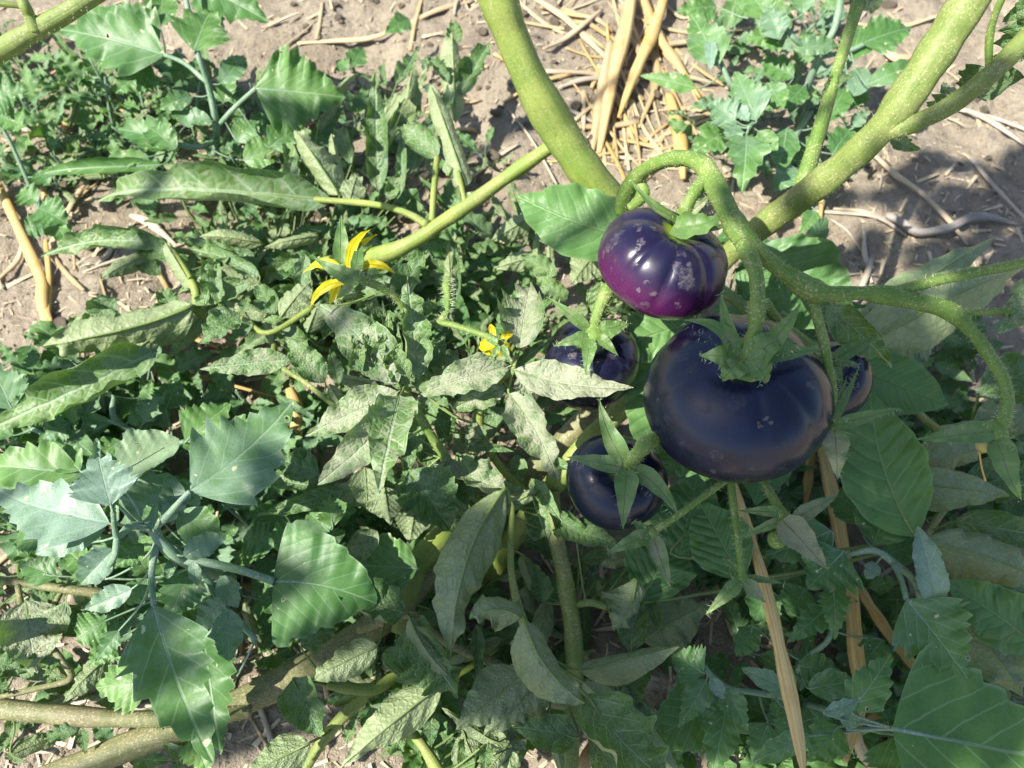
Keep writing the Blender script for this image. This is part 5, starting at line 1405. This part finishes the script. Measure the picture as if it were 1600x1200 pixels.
def seedling(px, py, hgt, size, n, label, group, kinds=('young', 'goose'), bloom=.25, tint=.45):
    p = at(px, py, 0)
    p[2] = float(soil_height(p[0], p[1])) - .002
    g = thing('seedling', p, label, 'weed', group)
    NAMED.append((g, px, py, label, group))
    lean = np.array([RNG.uniform(-.4, .4), RNG.uniform(-.4, .4), 1.0])
    top = p + norm(lean) * hgt
    mid = (p + top) / 2 + np.array([RNG.uniform(-.1, .1), RNG.uniform(-.1, .1), 0]) * hgt
    LS[0] += 1
    V, Fc, UV, C, R = tube_geo([p, mid, top], [.0014, .0012, .0006], n=4, sides=6, wob=0, seed=LS[0])
    mesh_obj('stem', V, Fc, M['gstem'] if kinds[0] != 'tom' else M['pet'], g, UV, UV)
    pool = [m for k, m in POOL if k in kinds]
    ang = RNG.uniform(0, 6.28)
    for i in range(n):
        t = (i + .8) / n
        ang += 2.4 + RNG.uniform(-.4, .4)
        q = C[min(len(C) - 1, int(t * (len(C) - 1)))]
        s = size * RNG.uniform(.6, 1.15) * (1.1 - .5 * t)
        el = RNG.uniform(-.25, .55) + .3 * t
        d = np.array([math.cos(ang) * math.cos(el), math.sin(ang) * math.cos(el), math.sin(el)])
        upv = np.array([RNG.uniform(-.4, .4), RNG.uniform(-.4, .4), 1.0])
        z = norm(upv - d * np.dot(upv, d)); x = np.cross(d, z)
        o = bpy.data.objects.new('leaf', RNG.choice(pool))
        COL.objects.link(o); o.parent = g
        loc = q + d * .33 * s - p
        Rm = Matrix(np.array([x, d, z]).T.tolist()).to_4x4()
        o.matrix_local = Matrix.Translation(loc.tolist()) @ Rm @ Matrix.Scale(s, 4)
        o.color = (min(1, max(0, tint + RNG.uniform(-.25, .25))), max(0, bloom + RNG.uniform(-.2, .3)), RNG.uniform(0, .3), 1)
    return g

def scatter_seedlings(poly, n, hg, sz, nl, label, group, **k):
    xs = [q[0] for q in poly]; ys = [q[1] for q in poly]
    c = 0; tries = 0
    placed = []
    while c < n and tries < 4000:
        tries += 1
        x, y = RNG.uniform(min(xs), max(xs)), RNG.uniform(min(ys), max(ys))
        ins = False
        for i in range(len(poly)):
            x1, y1 = poly[i]; x2, y2 = poly[i - 1]
            if (y1 > y) != (y2 > y) and x < (x2 - x1) * (y - y1) / (y2 - y1) + x1: ins = not ins
        if not ins: continue
        if any((x - a) ** 2 + (y - b) ** 2 < (22 if tries < 2000 else 10) ** 2 for a, b in placed): continue
        placed.append((x, y))
        seedling(x, y, RNG.uniform(*hg), RNG.uniform(*sz), RNG.randint(*nl), label, group, **k)
        c += 1

G1 = [
    ([(0, 60), (240, 120), (560, 200), (560, 330), (180, 290), (0, 290)], 54, (.02, .065), (.024, .046), (6, 9), 'seedling', 'seedlings under the tall goosefoot', dict(kinds=('young', 'goose', 'tom'), bloom=.25, tint=.5)),
    ([(300, 330), (560, 320), (800, 370), (800, 560), (600, 620), (330, 520)], 46, (.02, .065), (.024, .046), (6, 9), 'grey green plant', 'small plants behind the flowers', dict(kinds=('tom', 'tom', 'young'), bloom=.1, tint=.45)),
    ([(1060, 0), (1330, 0), (1330, 200), (1220, 290), (1080, 250)], 14, (.02, .05), (.02, .04), (5, 8), 'seedling', 'seedlings under the bushy goosefoot', dict(bloom=.35, tint=.5)),
    ([(0, 600), (300, 560), (480, 640), (560, 800), (300, 960), (0, 900)], 40, (.025, .07), (.024, .048), (6, 9), 'goosefoot seedling', 'seedlings under the silvery goosefoot', dict(bloom=.3, tint=.45)),
    ([(380, 840), (640, 780), (700, 930), (560, 1060), (420, 1000)], 8, (.02, .05), (.025, .045), (5, 7), 'shaded seedling', 'seedlings under the triangular leaf', dict(bloom=.1, tint=.3)),
    ([(1000, 760), (1600, 640), (1600, 1200), (1000, 1200)], 46, (.02, .06), (.028, .05), (5, 8), 'shaded seedling', 'seedlings in the shade below the fruit', dict(kinds=('young', 'goose', 'smooth'), bloom=.2, tint=.38)),
    ([(1180, 400), (1330, 500), (1500, 560), (1500, 700), (1180, 700)], 10, (.02, .06), (.03, .05), (4, 7), 'shaded seedling', 'seedlings behind the truss', dict(kinds=('smooth', 'young'), tint=.35)),
    ([(800, 380), (1000, 330), (1060, 560), (900, 700), (640, 760), (700, 600)], 26, (.02, .07), (.025, .048), (6, 8), 'grey green plant', 'small plants behind the tomatoes', dict(kinds=('tom', 'tom', 'smooth'), bloom=.05, tint=.45)),
    ([(540, 40), (760, 40), (780, 300), (620, 320), (540, 250)], 12, (.015, .04), (.018, .034), (4, 7), 'tiny plant', 'tiny plants by the thick stem', dict(kinds=('young', 'tom'), bloom=.25, tint=.38)),
    ([(540, 860), (900, 760), (960, 1200), (540, 1200)], 28, (.02, .06), (.026, .046), (5, 8), 'shaded tomato seedling', 'seedlings under the curled leaves', dict(kinds=('tom', 'tom', 'young'), bloom=.0, tint=.35)),
    ([(0, 900), (420, 960), (420, 1200), (0, 1200)], 12, (.015, .04), (.02, .036), (4, 7), 'low seedling', 'seedlings by the brown stems', dict(kinds=('tom', 'young'), bloom=.1, tint=.45)),
]
for poly, n, hg, sz, nl, lab, grp, k in G1:
    scatter_seedlings(poly, n, hg, sz, nl, lab, grp, **k)

# ------------------------------------------------------------------ straw, twig, clods
def straw(data, label, group=None, name='straw_stalk', mat='straw', sat=.6, val=.5, flat=.55, cat='straw', ground=False):
    pts, rad = px_tube(data)
    rad = [r * .85 for r in rad]
    rad[0] *= .7; rad[-1] *= .45
    if ground:
        pts = [np.array([p[0], p[1], float(soil_height(p[0], p[1])) + z_ / 100 + r * flat]) for p, (a, b, z_, w), r in zip(pts, data, rad)]
    LS[0] += 1
    V, Fc, UV, C, R = tube_geo(pts, rad, n=7, sides=16, wob=.16, flat=flat, seed=LS[0], groove=.13 if mat == 'straw' else .05)
    o = mesh_obj(name, V, Fc, M[mat], None, UV, UV)
    o.color = (sat, val, 0, 1)
    set_props(o, label, cat, group)
    return o

straw([(1140, 735, 7.5, 13), (1160, 800, 8.4, 17), (1185, 880, 9.4, 20), (1208, 970, 10.4, 24), (1228, 1060, 11.4, 27), (1246, 1150, 12.2, 25), (1256, 1215, 12.6, 16)], 'long bright straw stalk standing below the largest tomato', sat=.85, val=1.0)
straw([(1282, 690, 3.5, 26), (1300, 770, 4, 26), (1316, 850, 4.4, 25), (1330, 940, 4.8, 29), (1338, 1020, 5, 30), (1345, 1085, 5.2, 24), (1336, 1130, 5.6, 23), (1320, 1190, 6, 26)], 'thick brown jointed straw stalk, bent at its lower end', sat=.9, val=.75)
straw([(1335, 1130, 5, 22), (1345, 1170, 4.6, 22), (1375, 1215, 4, 18)], 'short bent piece of straw under the thick brown stalk', sat=.55, val=.6)
straw([(1332, 895, 4.2, 16), (1352, 935, 4, 20), (1385, 985, 3.6, 22), (1420, 1032, 3.2, 22), (1446, 1062, 3, 14)], 'orange straw leaning against the thick brown stalk', sat=.9, val=.5)
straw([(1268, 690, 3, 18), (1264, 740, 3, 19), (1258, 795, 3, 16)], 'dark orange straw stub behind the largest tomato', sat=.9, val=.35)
straw([(1345, 1122, 3, 24), (1380, 1112, 3, 22), (1420, 1106, 3, 10)], 'orange straw scrap lying against the huge corner leaf', sat=.9, val=.5)
GL = 'straw stalks on sunlit soil behind the thick stem'
straw([(990, -30, 1.5, 26), (980, 30, 1.5, 27), (965, 90, 1.2, 25), (952, 150, .8, 22), (938, 225, .4, 26)], 'long tawny straw leaf in the bundle beside the thick stem', GL, ground=True, sat=.75, val=.62)
straw([(1045, -30, 1.2, 24), (1025, 30, 1.2, 23), (1005, 80, 1, 20), (985, 130, .8, 18), (968, 172, .6, 12)], 'golden straw crossing the bundle and ending in a point', GL, ground=True, sat=.85, val=.66)
straw([(1000, -20, .8, 18), (1030, 40, .8, 18), (1060, 90, .6, 16), (1098, 140, .4, 12)], 'straw sloping across the bundle under the goosefoot', GL, ground=True, sat=.8, val=.55)
straw([(1048, 135, .4, 24), (1056, 180, .4, 25), (1062, 235, .4, 26), (1066, 285, .3, 24)], 'broad orange straw blade standing apart behind the arched truss', GL, ground=True, sat=.9, val=.6)
straw([(835, -5, .4, 14), (885, 28, .4, 15), (930, 65, .4, 13), (962, 92, .3, 12)], 'straw lying aslant over soil close to the thick stem', GL, ground=True, sat=.55, val=.65)
straw([(940, 10, .3, 12), (915, 40, .3, 12), (880, 62, .3, 12), (848, 85, .3, 12)], 'greyish straw pointing at the thick stem', GL, ground=True, sat=.4, val=.45)
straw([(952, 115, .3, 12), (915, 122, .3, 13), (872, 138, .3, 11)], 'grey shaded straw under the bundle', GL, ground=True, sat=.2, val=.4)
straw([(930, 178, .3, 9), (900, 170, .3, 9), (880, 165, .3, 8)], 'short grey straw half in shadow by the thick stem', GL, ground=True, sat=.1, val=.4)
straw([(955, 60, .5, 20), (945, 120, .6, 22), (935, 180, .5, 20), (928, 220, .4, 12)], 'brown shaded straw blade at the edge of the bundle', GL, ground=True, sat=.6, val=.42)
straw([(1020, 60, .3, 16), (1030, 110, .3, 14), (1000, 190, .2, 12)], 'brown straw under the crossing stalks', GL, ground=True, sat=.7, val=.4)
GT = 'straw pieces on the open soil at the top'
straw([(460, 51, .3, 10), (520, 47, .3, 9), (570, 42, .3, 14), (612, 32, .3, 15)], 'pale straw lying across the oval shadow', GT, ground=True, sat=.55, val=.7)
straw([(416, 32, .2, 6), (440, 22, .2, 7), (468, 8, .2, 6)], 'thin pale straw sliver beside the huge lit leaf', GT, ground=True, sat=.35, val=.75)
straw([(610, 35, .2, 12), (680, 12, .2, 12), (740, -10, .2, 12)], 'dull straw running to the thick stem', GT, ground=True, sat=.5, val=.5)
straw([(-20, 62, 1, 22), (20, 45, 1, 22), (70, 30, .8, 16)], 'broad pale straw under the near stem in the corner', GT, ground=True, sat=.4, val=.75)
GR = 'straw on shaded soil at the right'
straw([(1340, 225, .3, 9), (1375, 255, .4, 11), (1398, 278, .4, 14), (1430, 305, .4, 10), (1475, 345, .4, 11), (1515, 378, .3, 10)], 'long jointed straw lying in shade above the twig', GR, ground=True, sat=.45, val=.6)
straw([(1346, 368, .2, 10), (1350, 400, .2, 11), (1358, 448, .2, 11)], 'short pale upright straw behind the truss stalk', GR, ground=True, sat=.15, val=.6)
straw([(1300, 330, .2, 9), (1340, 345, .2, 9), (1395, 358, .2, 8)], 'thin straw running into the twig', GR, ground=True, sat=.4, val=.55)
straw([(1500, 150, .2, 12), (1545, 178, .2, 13), (1610, 225, .2, 14)], 'grey straw below the leafy branch', GR, ground=True, sat=.25, val=.5)
straw([(1285, 295, 1, 8), (1284, 340, 1, 8), (1282, 380, .6, 7)], 'thin orange stalk standing by the dark round leaf', GR, ground=True, sat=.9, val=.5)
straw([(1340, 32, .3, 9), (1400, 28, .3, 11), (1480, 14, .3, 10)], 'straw on lit soil above the branch', GR, ground=True, sat=.55, val=.7)
straw([(1475, 520, .4, 20), (1500, 560, .4, 22), (1522, 600, .3, 18)], 'tan hollow straw on dark soil beside the ribbed leaf', GR, ground=True, sat=.4, val=.5)
straw([(1385, 70, .4, 20), (1410, 82, .4, 22), (1440, 70, .3, 14)], 'crumpled straw husk on the lit soil', GR, ground=True, sat=.55, val=.7)
straw([(1375, 352, .2, 14), (1395, 358, .3, 17), (1425, 374, .3, 18), (1455, 374, .35, 17), (1485, 358, .4, 17), (1515, 340, .4, 18), (1550, 334, .4, 17), (1592, 344, .3, 12)], 'curved grey dead twig on the shaded soil', name='twig', mat='wood', sat=.5, val=.38, flat=.9, cat='twig', ground=True)
GS = 'straw stalks at the wilted vine'
straw([(-15, 270, .6, 14), (10, 325, .6, 18), (38, 385, .7, 20), (58, 430, .6, 20), (72, 480, .5, 22), (80, 525, .3, 18)], 'forked yellow straw stalk beside the wilted vine', GS, ground=True, sat=.85, val=.68)
straw([(68, 370, .4, 12), (72, 430, .4, 13), (80, 490, .4, 16), (88, 510, .3, 14)], 'orange straw stalk alongside the forked one', GS, ground=True, sat=.9, val=.6)
straw([(28, 370, .3, 12), (15, 395, .3, 13), (-10, 430, .3, 12)], 'pale straw crossing to the forked stalk', GS, ground=True, sat=.5, val=.7)
straw([(195, 322, .2, 12), (230, 342, .2, 16), (272, 376, .2, 8)], 'pale pointed straw below the long rolled leaf', GS, ground=True, sat=.3, val=.75)
straw([(215, 576, .8, 7), (280, 586, 1, 8), (340, 600, 1, 8), (430, 620, .8, 8)], 'thin orange straw under the narrow dusty leaf', GS, ground=True, sat=.9, val=.62)
straw([(285, 535, .3, 9), (320, 540, .3, 10), (345, 548, .3, 8)], 'short orange straw bit on the bright soil', GS, ground=True, sat=.85, val=.65)
straw([(105, 148, .6, 12), (130, 158, .6, 15), (155, 170, .5, 12)], 'orange straw in the weedy patch', GS, ground=True, sat=.9, val=.66)
straw([(0, 175, .6, 14), (20, 185, .6, 16), (45, 202, .5, 12)], 'pale straw end in the weedy patch', GS, ground=True, sat=.3, val=.8)
straw([(185, 165, .6, 10), (200, 175, .6, 12), (215, 184, .5, 9)], 'light orange straw bit under the goosefoot stems', GS, ground=True, sat=.8, val=.7)
straw([(60, 285, .4, 9), (62, 300, .4, 10), (58, 310, .4, 8)], 'short orange straw at the dark round leaves', GS, ground=True, sat=.9, val=.6)
straw([(88, 195, .6, 11), (96, 180, .6, 13), (100, 168, .6, 10)], 'upright orange straw bit in the weedy patch', GS, ground=True, sat=.9, val=.62)
straw([(80, 218, .5, 10), (76, 235, .5, 12), (70, 245, .5, 9)], 'brown orange straw bit low in the weedy patch', GS, ground=True, sat=.9, val=.5)
straw([(455, 612, 2, 24), (462, 640, 2, 26), (462, 700, 1.6, 20), (455, 740, 1, 16)], 'dark orange straw stalk hidden behind the powdery leaf', GS, ground=True, sat=.9, val=.45)
straw([(540, 830, 1, 16), (600, 828, 1, 14), (660, 820, 1, 10)], 'orange straw in the dark under the central shoot', GS, ground=True, sat=.9, val=.42)
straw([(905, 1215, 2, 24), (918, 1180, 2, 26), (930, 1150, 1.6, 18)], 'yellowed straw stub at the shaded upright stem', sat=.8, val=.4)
straw([(835, 845, 1, 6), (850, 870, 1, 6), (870, 905, 1, 5)], 'thin straw in the dark gap beside the upright stem', sat=.4, val=.6)

def free_straw(n, poly, group, label, lr=(.02, .09), wr=(.0008, .0022), sat=(.25, .8), val=(.4, .75), ang=None):
    xs = [q[0] for q in poly]; ys = [q[1] for q in poly]
    for i in range(n):
        fx, fy = RNG.uniform(min(xs), max(xs)), RNG.uniform(min(ys), max(ys))
        p = at(fx, fy, 0)
        a = RNG.uniform(0, 6.28) if ang is None else RNG.gauss(ang, .22); l = RNG.uniform(*lr); w = RNG.uniform(*wr)
        d = np.array([math.cos(a), math.sin(a), 0]); k = RNG.uniform(-.1, .1)
        pts = []
        for t in (-.5, -.15, .2, .5):
            q = p + d * l * t + np.array([-d[1], d[0], 0]) * k * l * (t * t)
            q[2] = float(soil_height(q[0], q[1])) + w * .7 + .001
            pts.append(q)
        LS[0] += 1
        V, Fc, UV, C, R = tube_geo(pts, [w, w, w, w * .6], n=3, sides=7, wob=.1, flat=.5, seed=LS[0])
        o = mesh_obj('straw_stalk', V, Fc, M['straw'], None, UV, UV)
        o.color = (RNG.uniform(*sat), RNG.uniform(*val), 0, 1)
        set_props(o, label, 'straw', group)
        NAMED.append((o, fx, fy, 'loose straw piece', group))
free_straw(26, [(420, -20), (1060, 260)], 'loose straw on open soil behind the thick stem', 'loose dry straw on the open soil behind the thick stem')
free_straw(34, [(880, -20), (1110, 270)], 'straw heap beside the thick stem', 'straw lying in the heap between thick stem and bushy goosefoot', lr=(.03, .11), wr=(.001, .003), sat=(.4, .8), val=(.35, .7))
free_straw(30, [(930, -20), (1070, 230)], 'straw strands in the bundle', 'straw lying in the heap between thick stem and bushy goosefoot', lr=(.06, .14), wr=(.0008, .0018), sat=(.5, .95), val=(.4, .75), ang=1.75)
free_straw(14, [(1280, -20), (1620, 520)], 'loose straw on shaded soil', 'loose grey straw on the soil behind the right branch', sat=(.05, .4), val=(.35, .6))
free_straw(22, [(-20, 100), (420, 600)], 'loose straw under the wilted vine', 'loose straw on sunlit soil under the wilted vine')
free_straw(16, [(-20, 760), (560, 1200)], 'loose straw under the goosefoot', 'loose straw under the silvery goosefoot and brown stems')
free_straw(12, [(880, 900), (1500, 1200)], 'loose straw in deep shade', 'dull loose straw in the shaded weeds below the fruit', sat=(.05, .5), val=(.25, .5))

# clods of dry soil
def clod_mesh(seed):
    rs = np.random.RandomState(seed)
    n, m = 9, 12
    V, Fc = [], []
    k1 = rs.normal(size=(5, 3)); k2 = rs.uniform(0, 6, 5)
    for i in range(n + 1):
        th = math.pi * i / n
        for k in range(m):
            f = 2 * math.pi * k / m
            d = np.array([math.sin(th) * math.cos(f), math.sin(th) * math.sin(f), math.cos(th)])
            r = 1 + .16 * sum(math.sin(2.2 * (q @ d) + w) for q, w in zip(k1, k2)) / 1.6
            V.append(d * r * np.array([1, .8, .55]))
    for i in range(n):
        for k in range(m): Fc.append((i * m + k, (i + 1) * m + k, (i + 1) * m + (k + 1) % m, i * m + (k + 1) % m))
    me = bpy.data.meshes.new('soil_clod')
    me.from_pydata([tuple(v) for v in V], [], Fc)
    me.polygons.foreach_set('use_smooth', np.ones(len(me.polygons), bool))
    me.materials.append(CLOD_MAT)
    return me
CLOD_MAT = soil_material('clod_soil', .9)
# clod object coordinates are unit sized, so scale its texture down through a mapping-free second material
CM = [clod_mesh(s) for s in range(6)]
CLG = 'crumbs of dry soil'
for i in range(190):
    if i < 130: x, y = RNG.uniform(400, 1060), RNG.uniform(-20, 330)
    elif i < 160: x, y = RNG.uniform(1280, 1620), RNG.uniform(-20, 520)
    else: x, y = RNG.uniform(-10, 420), RNG.uniform(250, 620)
    p = at(x, y, 0)
    s = RNG.uniform(.0015, .0038) if RNG.random() < .8 else RNG.uniform(.004, .0075)
    o = bpy.data.objects.new('soil_clod', RNG.choice(CM))
    COL.objects.link(o)
    o.location = (p[0], p[1], float(soil_height(p[0], p[1])) + s * .25)
    o.rotation_euler = (RNG.uniform(-.4, .4), RNG.uniform(-.4, .4), RNG.uniform(0, 6.28))
    o.scale = (s, s, s)
    set_props(o, 'crumb of dry soil', 'clod', CLG + [' behind the thick stem', ' at the right', ' under the vine'][0 if i < 130 else 1 if i < 160 else 2])
    NAMED.append((o, x, y, 'crumb of dry soil', ''))

# fine chaff: too small and many to count
def chaff():
    V, Fc = [], []
    for i in range(5200):
        p = at(RNG.uniform(-60, 1660), RNG.uniform(-80, 1260), 0)
        l, w = (RNG.uniform(.0015, .009), RNG.uniform(.0003, .0009)) if i % 6 else (RNG.uniform(.006, .02), RNG.uniform(.0008, .0018))
        a = RNG.uniform(0, 6.28)
        d = np.array([math.cos(a), math.sin(a), RNG.uniform(-.15, .15)]) * l / 2
        n = np.array([-math.sin(a), math.cos(a), RNG.uniform(-.3, .3)]) * w
        q = np.array([p[0], p[1], float(soil_height(p[0], p[1])) + .0012])
        k = len(V)
        V += [q - d - n, q + d - n * .6, q + d + n * .6, q - d + n, q + np.array([0, 0, w * .7])]
        Fc += [(k, k + 1, k + 4), (k + 1, k + 2, k + 4), (k + 2, k + 3, k + 4), (k + 3, k, k + 4)]
    V = np.array(V)
    o = mesh_obj('straw_chaff', V, Fc, M['straw'], None, V[:, :2] * 9, V[:, :2] * 9)
    o.color = (.42, .55, 0, 1)
    o['kind'] = 'stuff'; o['label'] = 'fine chopped straw chaff strewn over the soil'
chaff()

def grit():
    V, Fc = [], []
    for i in range(6000):
        p = at(RNG.uniform(-60, 1660), RNG.uniform(-80, 1260), 0)
        r = RNG.uniform(.0006, .0022) * (1.6 if RNG.random() < .08 else 1)
        c = np.array([p[0], p[1], float(soil_height(p[0], p[1])) + r * .2])
        k = len(V)
        J = lambda: RNG.uniform(.6, 1.2) * r
        V += [c + [J(), J() * .3, 0], c + [J() * -.3, J(), 0], c + [-J(), J() * -.2, 0], c + [J() * .2, -J(), 0], c + [0, 0, J() * .8], c - [0, 0, r]]
        Fc += [(k, k + 1, k + 4), (k + 1, k + 2, k + 4), (k + 2, k + 3, k + 4), (k + 3, k, k + 4), (k + 1, k, k + 5), (k + 2, k + 1, k + 5), (k + 3, k + 2, k + 5), (k, k + 3, k + 5)]
    o = mesh_obj('soil_grit', V, Fc, M['soil'], None, smooth=False)
    o['kind'] = 'stuff'; o['label'] = 'fine grit and crumbs strewn over the soil'
grit()

# ------------------------------------------------------------------ near stem at the top left, then an added unseen plant that throws the shade
ts = thing('tomato_plant', at(-60, 120, 0), 'near dusty tomato stem with a side stub crossing the corner above the weeds', 'tomato plant')
stem(ts, 'main_stem', [(-90, 135, 24, 50), (-20, 92, 25, 50), (30, 62, 25.6, 48), (75, 36, 26, 45), (120, 10, 26.4, 42), (200, -45, 27, 40)], M['stemB'], hair=300, sides=14)
stem(ts, 'branch', [(58, 48, 25.9, 34), (46, 24, 26.4, 26), (36, 4, 26.8, 24), (20, -30, 27, 22)], M['stemB'], hair=80)
stem(ts, 'branch', [(44, 12, 26.6, 16), (20, 8, 26.8, 13), (-20, 4, 27, 13)], M['stemB'])
STEMPTS[ts] = STEMPTS[ts]

def added_shade_caster():  # added out of view; leaves set along the sun direction to block light
    g = thing('tomato_plant', (-1.0, -.22, 0), 'added unseen leafy plant standing in for the camera holder to shade the fruit', 'tomato plant')
    lit, shade = [], []
    for x, y, z in [(1036, 411, 19), (990, 360, 19), (1090, 370, 19), (1060, 470, 18), (1060, 250, 20), (1010, 270, 18), (1115, 300, 20), (900, 340, 14), (960, 330, 14.5), (1000, 545, 12.5), (960, 545, 12.5), (1010, 650, 11), (985, 510, 13),
                    (880, 590, 14), (960, 605, 14), (830, 500, 14), (720, 590, 14), (1480, 40, 25), (1420, 130, 23), (1340, 230, 20), (1290, 265, 18), (1530, 20, 26), (560, 550, 14), (550, 700, 13), (600, 700, 15), (850, 690, 12.5), (540, 420, 17), (350, 700, 12.5), (80, 790, 13), (150, 740, 15), (250, 830, 12), (322, 1165, 11),
                    (850, 150, 18), (920, 270, 14), (750, 300, 12), (1300, 120, 18), (1260, 260, 17), (1200, 345, 15), (1000, 100, 1), (1000, 250, 1), (600, 60, 0), (500, 150, 6), (1150, 100, 7), (1160, 260, 6), (1100, 200, 5), (1400, 60, 0), (1340, 290, 0), (1500, 230, 0),
                    (600, 1150, 7), (520, 1060, 7), (880, 690, 8), (840, 740, 6), (660, 860, 5), (200, 500, 8), (100, 600, 8), (400, 570, 9), (620, 1110, 7.2), (340, 660, 12.5), (430, 640, 12), (500, 90, 6), (60, 60, 26), (300, 310, 7), (600, 300, 10), (680, 200, 11), (900, 420, 8)]:
        lit.append(at(x, y, z))
    for x0, x1, y0, y1, z in [(1040, 1290, 520, 740, 18.5), (1020, 1130, 570, 720, 18.5), (1330, 1600, 420, 560, 14), (1320, 1600, 560, 1200, 9), (960, 1330, 790, 1200, 9), (760, 960, 920, 1200, 9), (900, 1040, 710, 820, 14), (1330, 1620, 290, 430, 0), (1420, 1620, 260, 420, 0),
                              (200, 335, 950, 1110, 12), (300, 450, 690, 760, 12.4), (425, 600, 850, 1030, 9), (640, 720, 720, 840, 9), (560, 720, 900, 1000, 8.5), (640, 740, 960, 1090, 8.5), (560, 640, 800, 880, 8), (440, 530, 140, 200, 6.5), (440, 470, 90, 140, 6.5), (1450, 1620, 290, 520, 0), (1180, 1400, 410, 520, 20.5), (1500, 1600, 460, 700, 19.5), (720, 830, 860, 1040, 9), (1350, 1480, 60, 200, 22), (1230, 1330, 360, 480, 9), (700, 760, 960, 1100, 8)]:
        for x in np.arange(x0, x1 + 1, 30):
            for y in np.arange(y0, y1 + 1, 30):
                shade.append(at(x, y, z))
    # coordinates in the plane square to the sun
    e1 = norm(np.cross(SUN, [0, 0, 1.0])); e2 = np.cross(SUN, e1)
    lp = np.array([[p @ e1, p @ e2] for p in lit])
    sp_ = np.array([[p @ e1, p @ e2] for p in shade])
    RNG.shuffle(shade)
    stems = [[(-1.0, -.22, 0), (-1.0, -.22, .45), (-.97, -.18, .85), (-.86, -.10, 1.12), (-.70, .0, 1.26), (-.52, .06, 1.33)],
             [(-1.0, -.22, 0), (-.98, -.26, .5), (-.90, -.24, .92), (-.74, -.20, 1.16), (-.55, -.16, 1.26), (-.38, -.10, 1.30)],
             [(-.97, -.18, .85), (-.95, -.02, 1.0), (-.86, .14, 1.12), (-.72, .24, 1.20)]]
    for s_ in stems:
        LS[0] += 1
        V, Fc, UV, C, R = tube_geo([np.array(q) for q in s_], np.linspace(.009, .004, len(s_)), n=8, sides=10, seed=LS[0])
        mesh_obj('stem', V, Fc, M['stemB'], g, UV, UV)
        STEMPTS.setdefault(g, []).extend(list(C))
    done = []
    for p in shade:
        c = np.array([p @ e1, p @ e2])
        gap = np.min(np.linalg.norm(lp - c, axis=1))
        if gap < .019: continue
        if done and np.min(np.linalg.norm(np.array(done) - c, axis=1)) < .021: continue
        size = min(.058, gap * 1.5)
        ok = False
        for t in (1.32, 1.4, 1.48, 1.56):
            q = p + SUN * (t + RNG.uniform(-.03, .03))
            u, v, dz = project(q)
            if q[2] > .56 and dz < -.03: ok = True; break
        if not ok: continue
        done.append(c)
        n = norm(SUN + np.array([RNG.uniform(-.25, .25) for _ in range(3)]))
        d0 = np.array([RNG.uniform(-1, 1), RNG.uniform(-1, 1), RNG.uniform(-.6, .2)])
        d = norm(d0 - n * (d0 @ n))
        b, t_ = q - d * size * .5, q + d * size * .5
        LS[0] += 1
        V, Fc, UV, RE, mi = leaf_geo(b, t_, n, size * .36, 'tom', (12, 12), 0, .05, 0, .12, 0, -.1, LS[0], 4, 18, None, .0008)
        o = mesh_obj('leaf', V, Fc, LM['tom'], g, UV, RE, mi)
        o.color = (.5, 0, .3, 1)
    print('shade leaves', len(done))
added_shade_caster()

name_all()
# ------------------------------------------------------------------ hairs on stems
def build_hairs():
    for plant, items in HAIRS.items():
        V, Fc = [], []
        for C, R, n, hl in items:
            for i in range(n):
                k = RNG.randint(0, len(C) - 2)
                t = RNG.random()
                c = C[k] * (1 - t) + C[k + 1] * t
                r = R[k] * (1 - t) + R[k + 1] * t
                ax = norm(C[k + 1] - C[k])
                d = np.array([RNG.gauss(0, 1) for _ in range(3)])
                d = norm(d - ax * (d @ ax))
                l = hl * RNG.uniform(.35, 1.0) * (1.5 if RNG.random() < .1 else 1)
                b = np.cross(ax, d)
                w = .000062 * RNG.uniform(.8, 1.4)
                base = c + d * r * .92
                tip = base + d * l + ax * RNG.uniform(-.5, .5) * l + b * RNG.uniform(-.4, .4) * l
                j = len(V)
                V += [base + b * w, base - b * w * .5 + ax * w, base - b * w * .5 - ax * w, tip]
                Fc += [(j, j + 1, j + 3), (j + 1, j + 2, j + 3), (j + 2, j, j + 3)]
        o = mesh_obj('stem_hairs', V, Fc, M['hair'], plant, smooth=False)
        o['kind'] = 'stuff'
build_hairs()
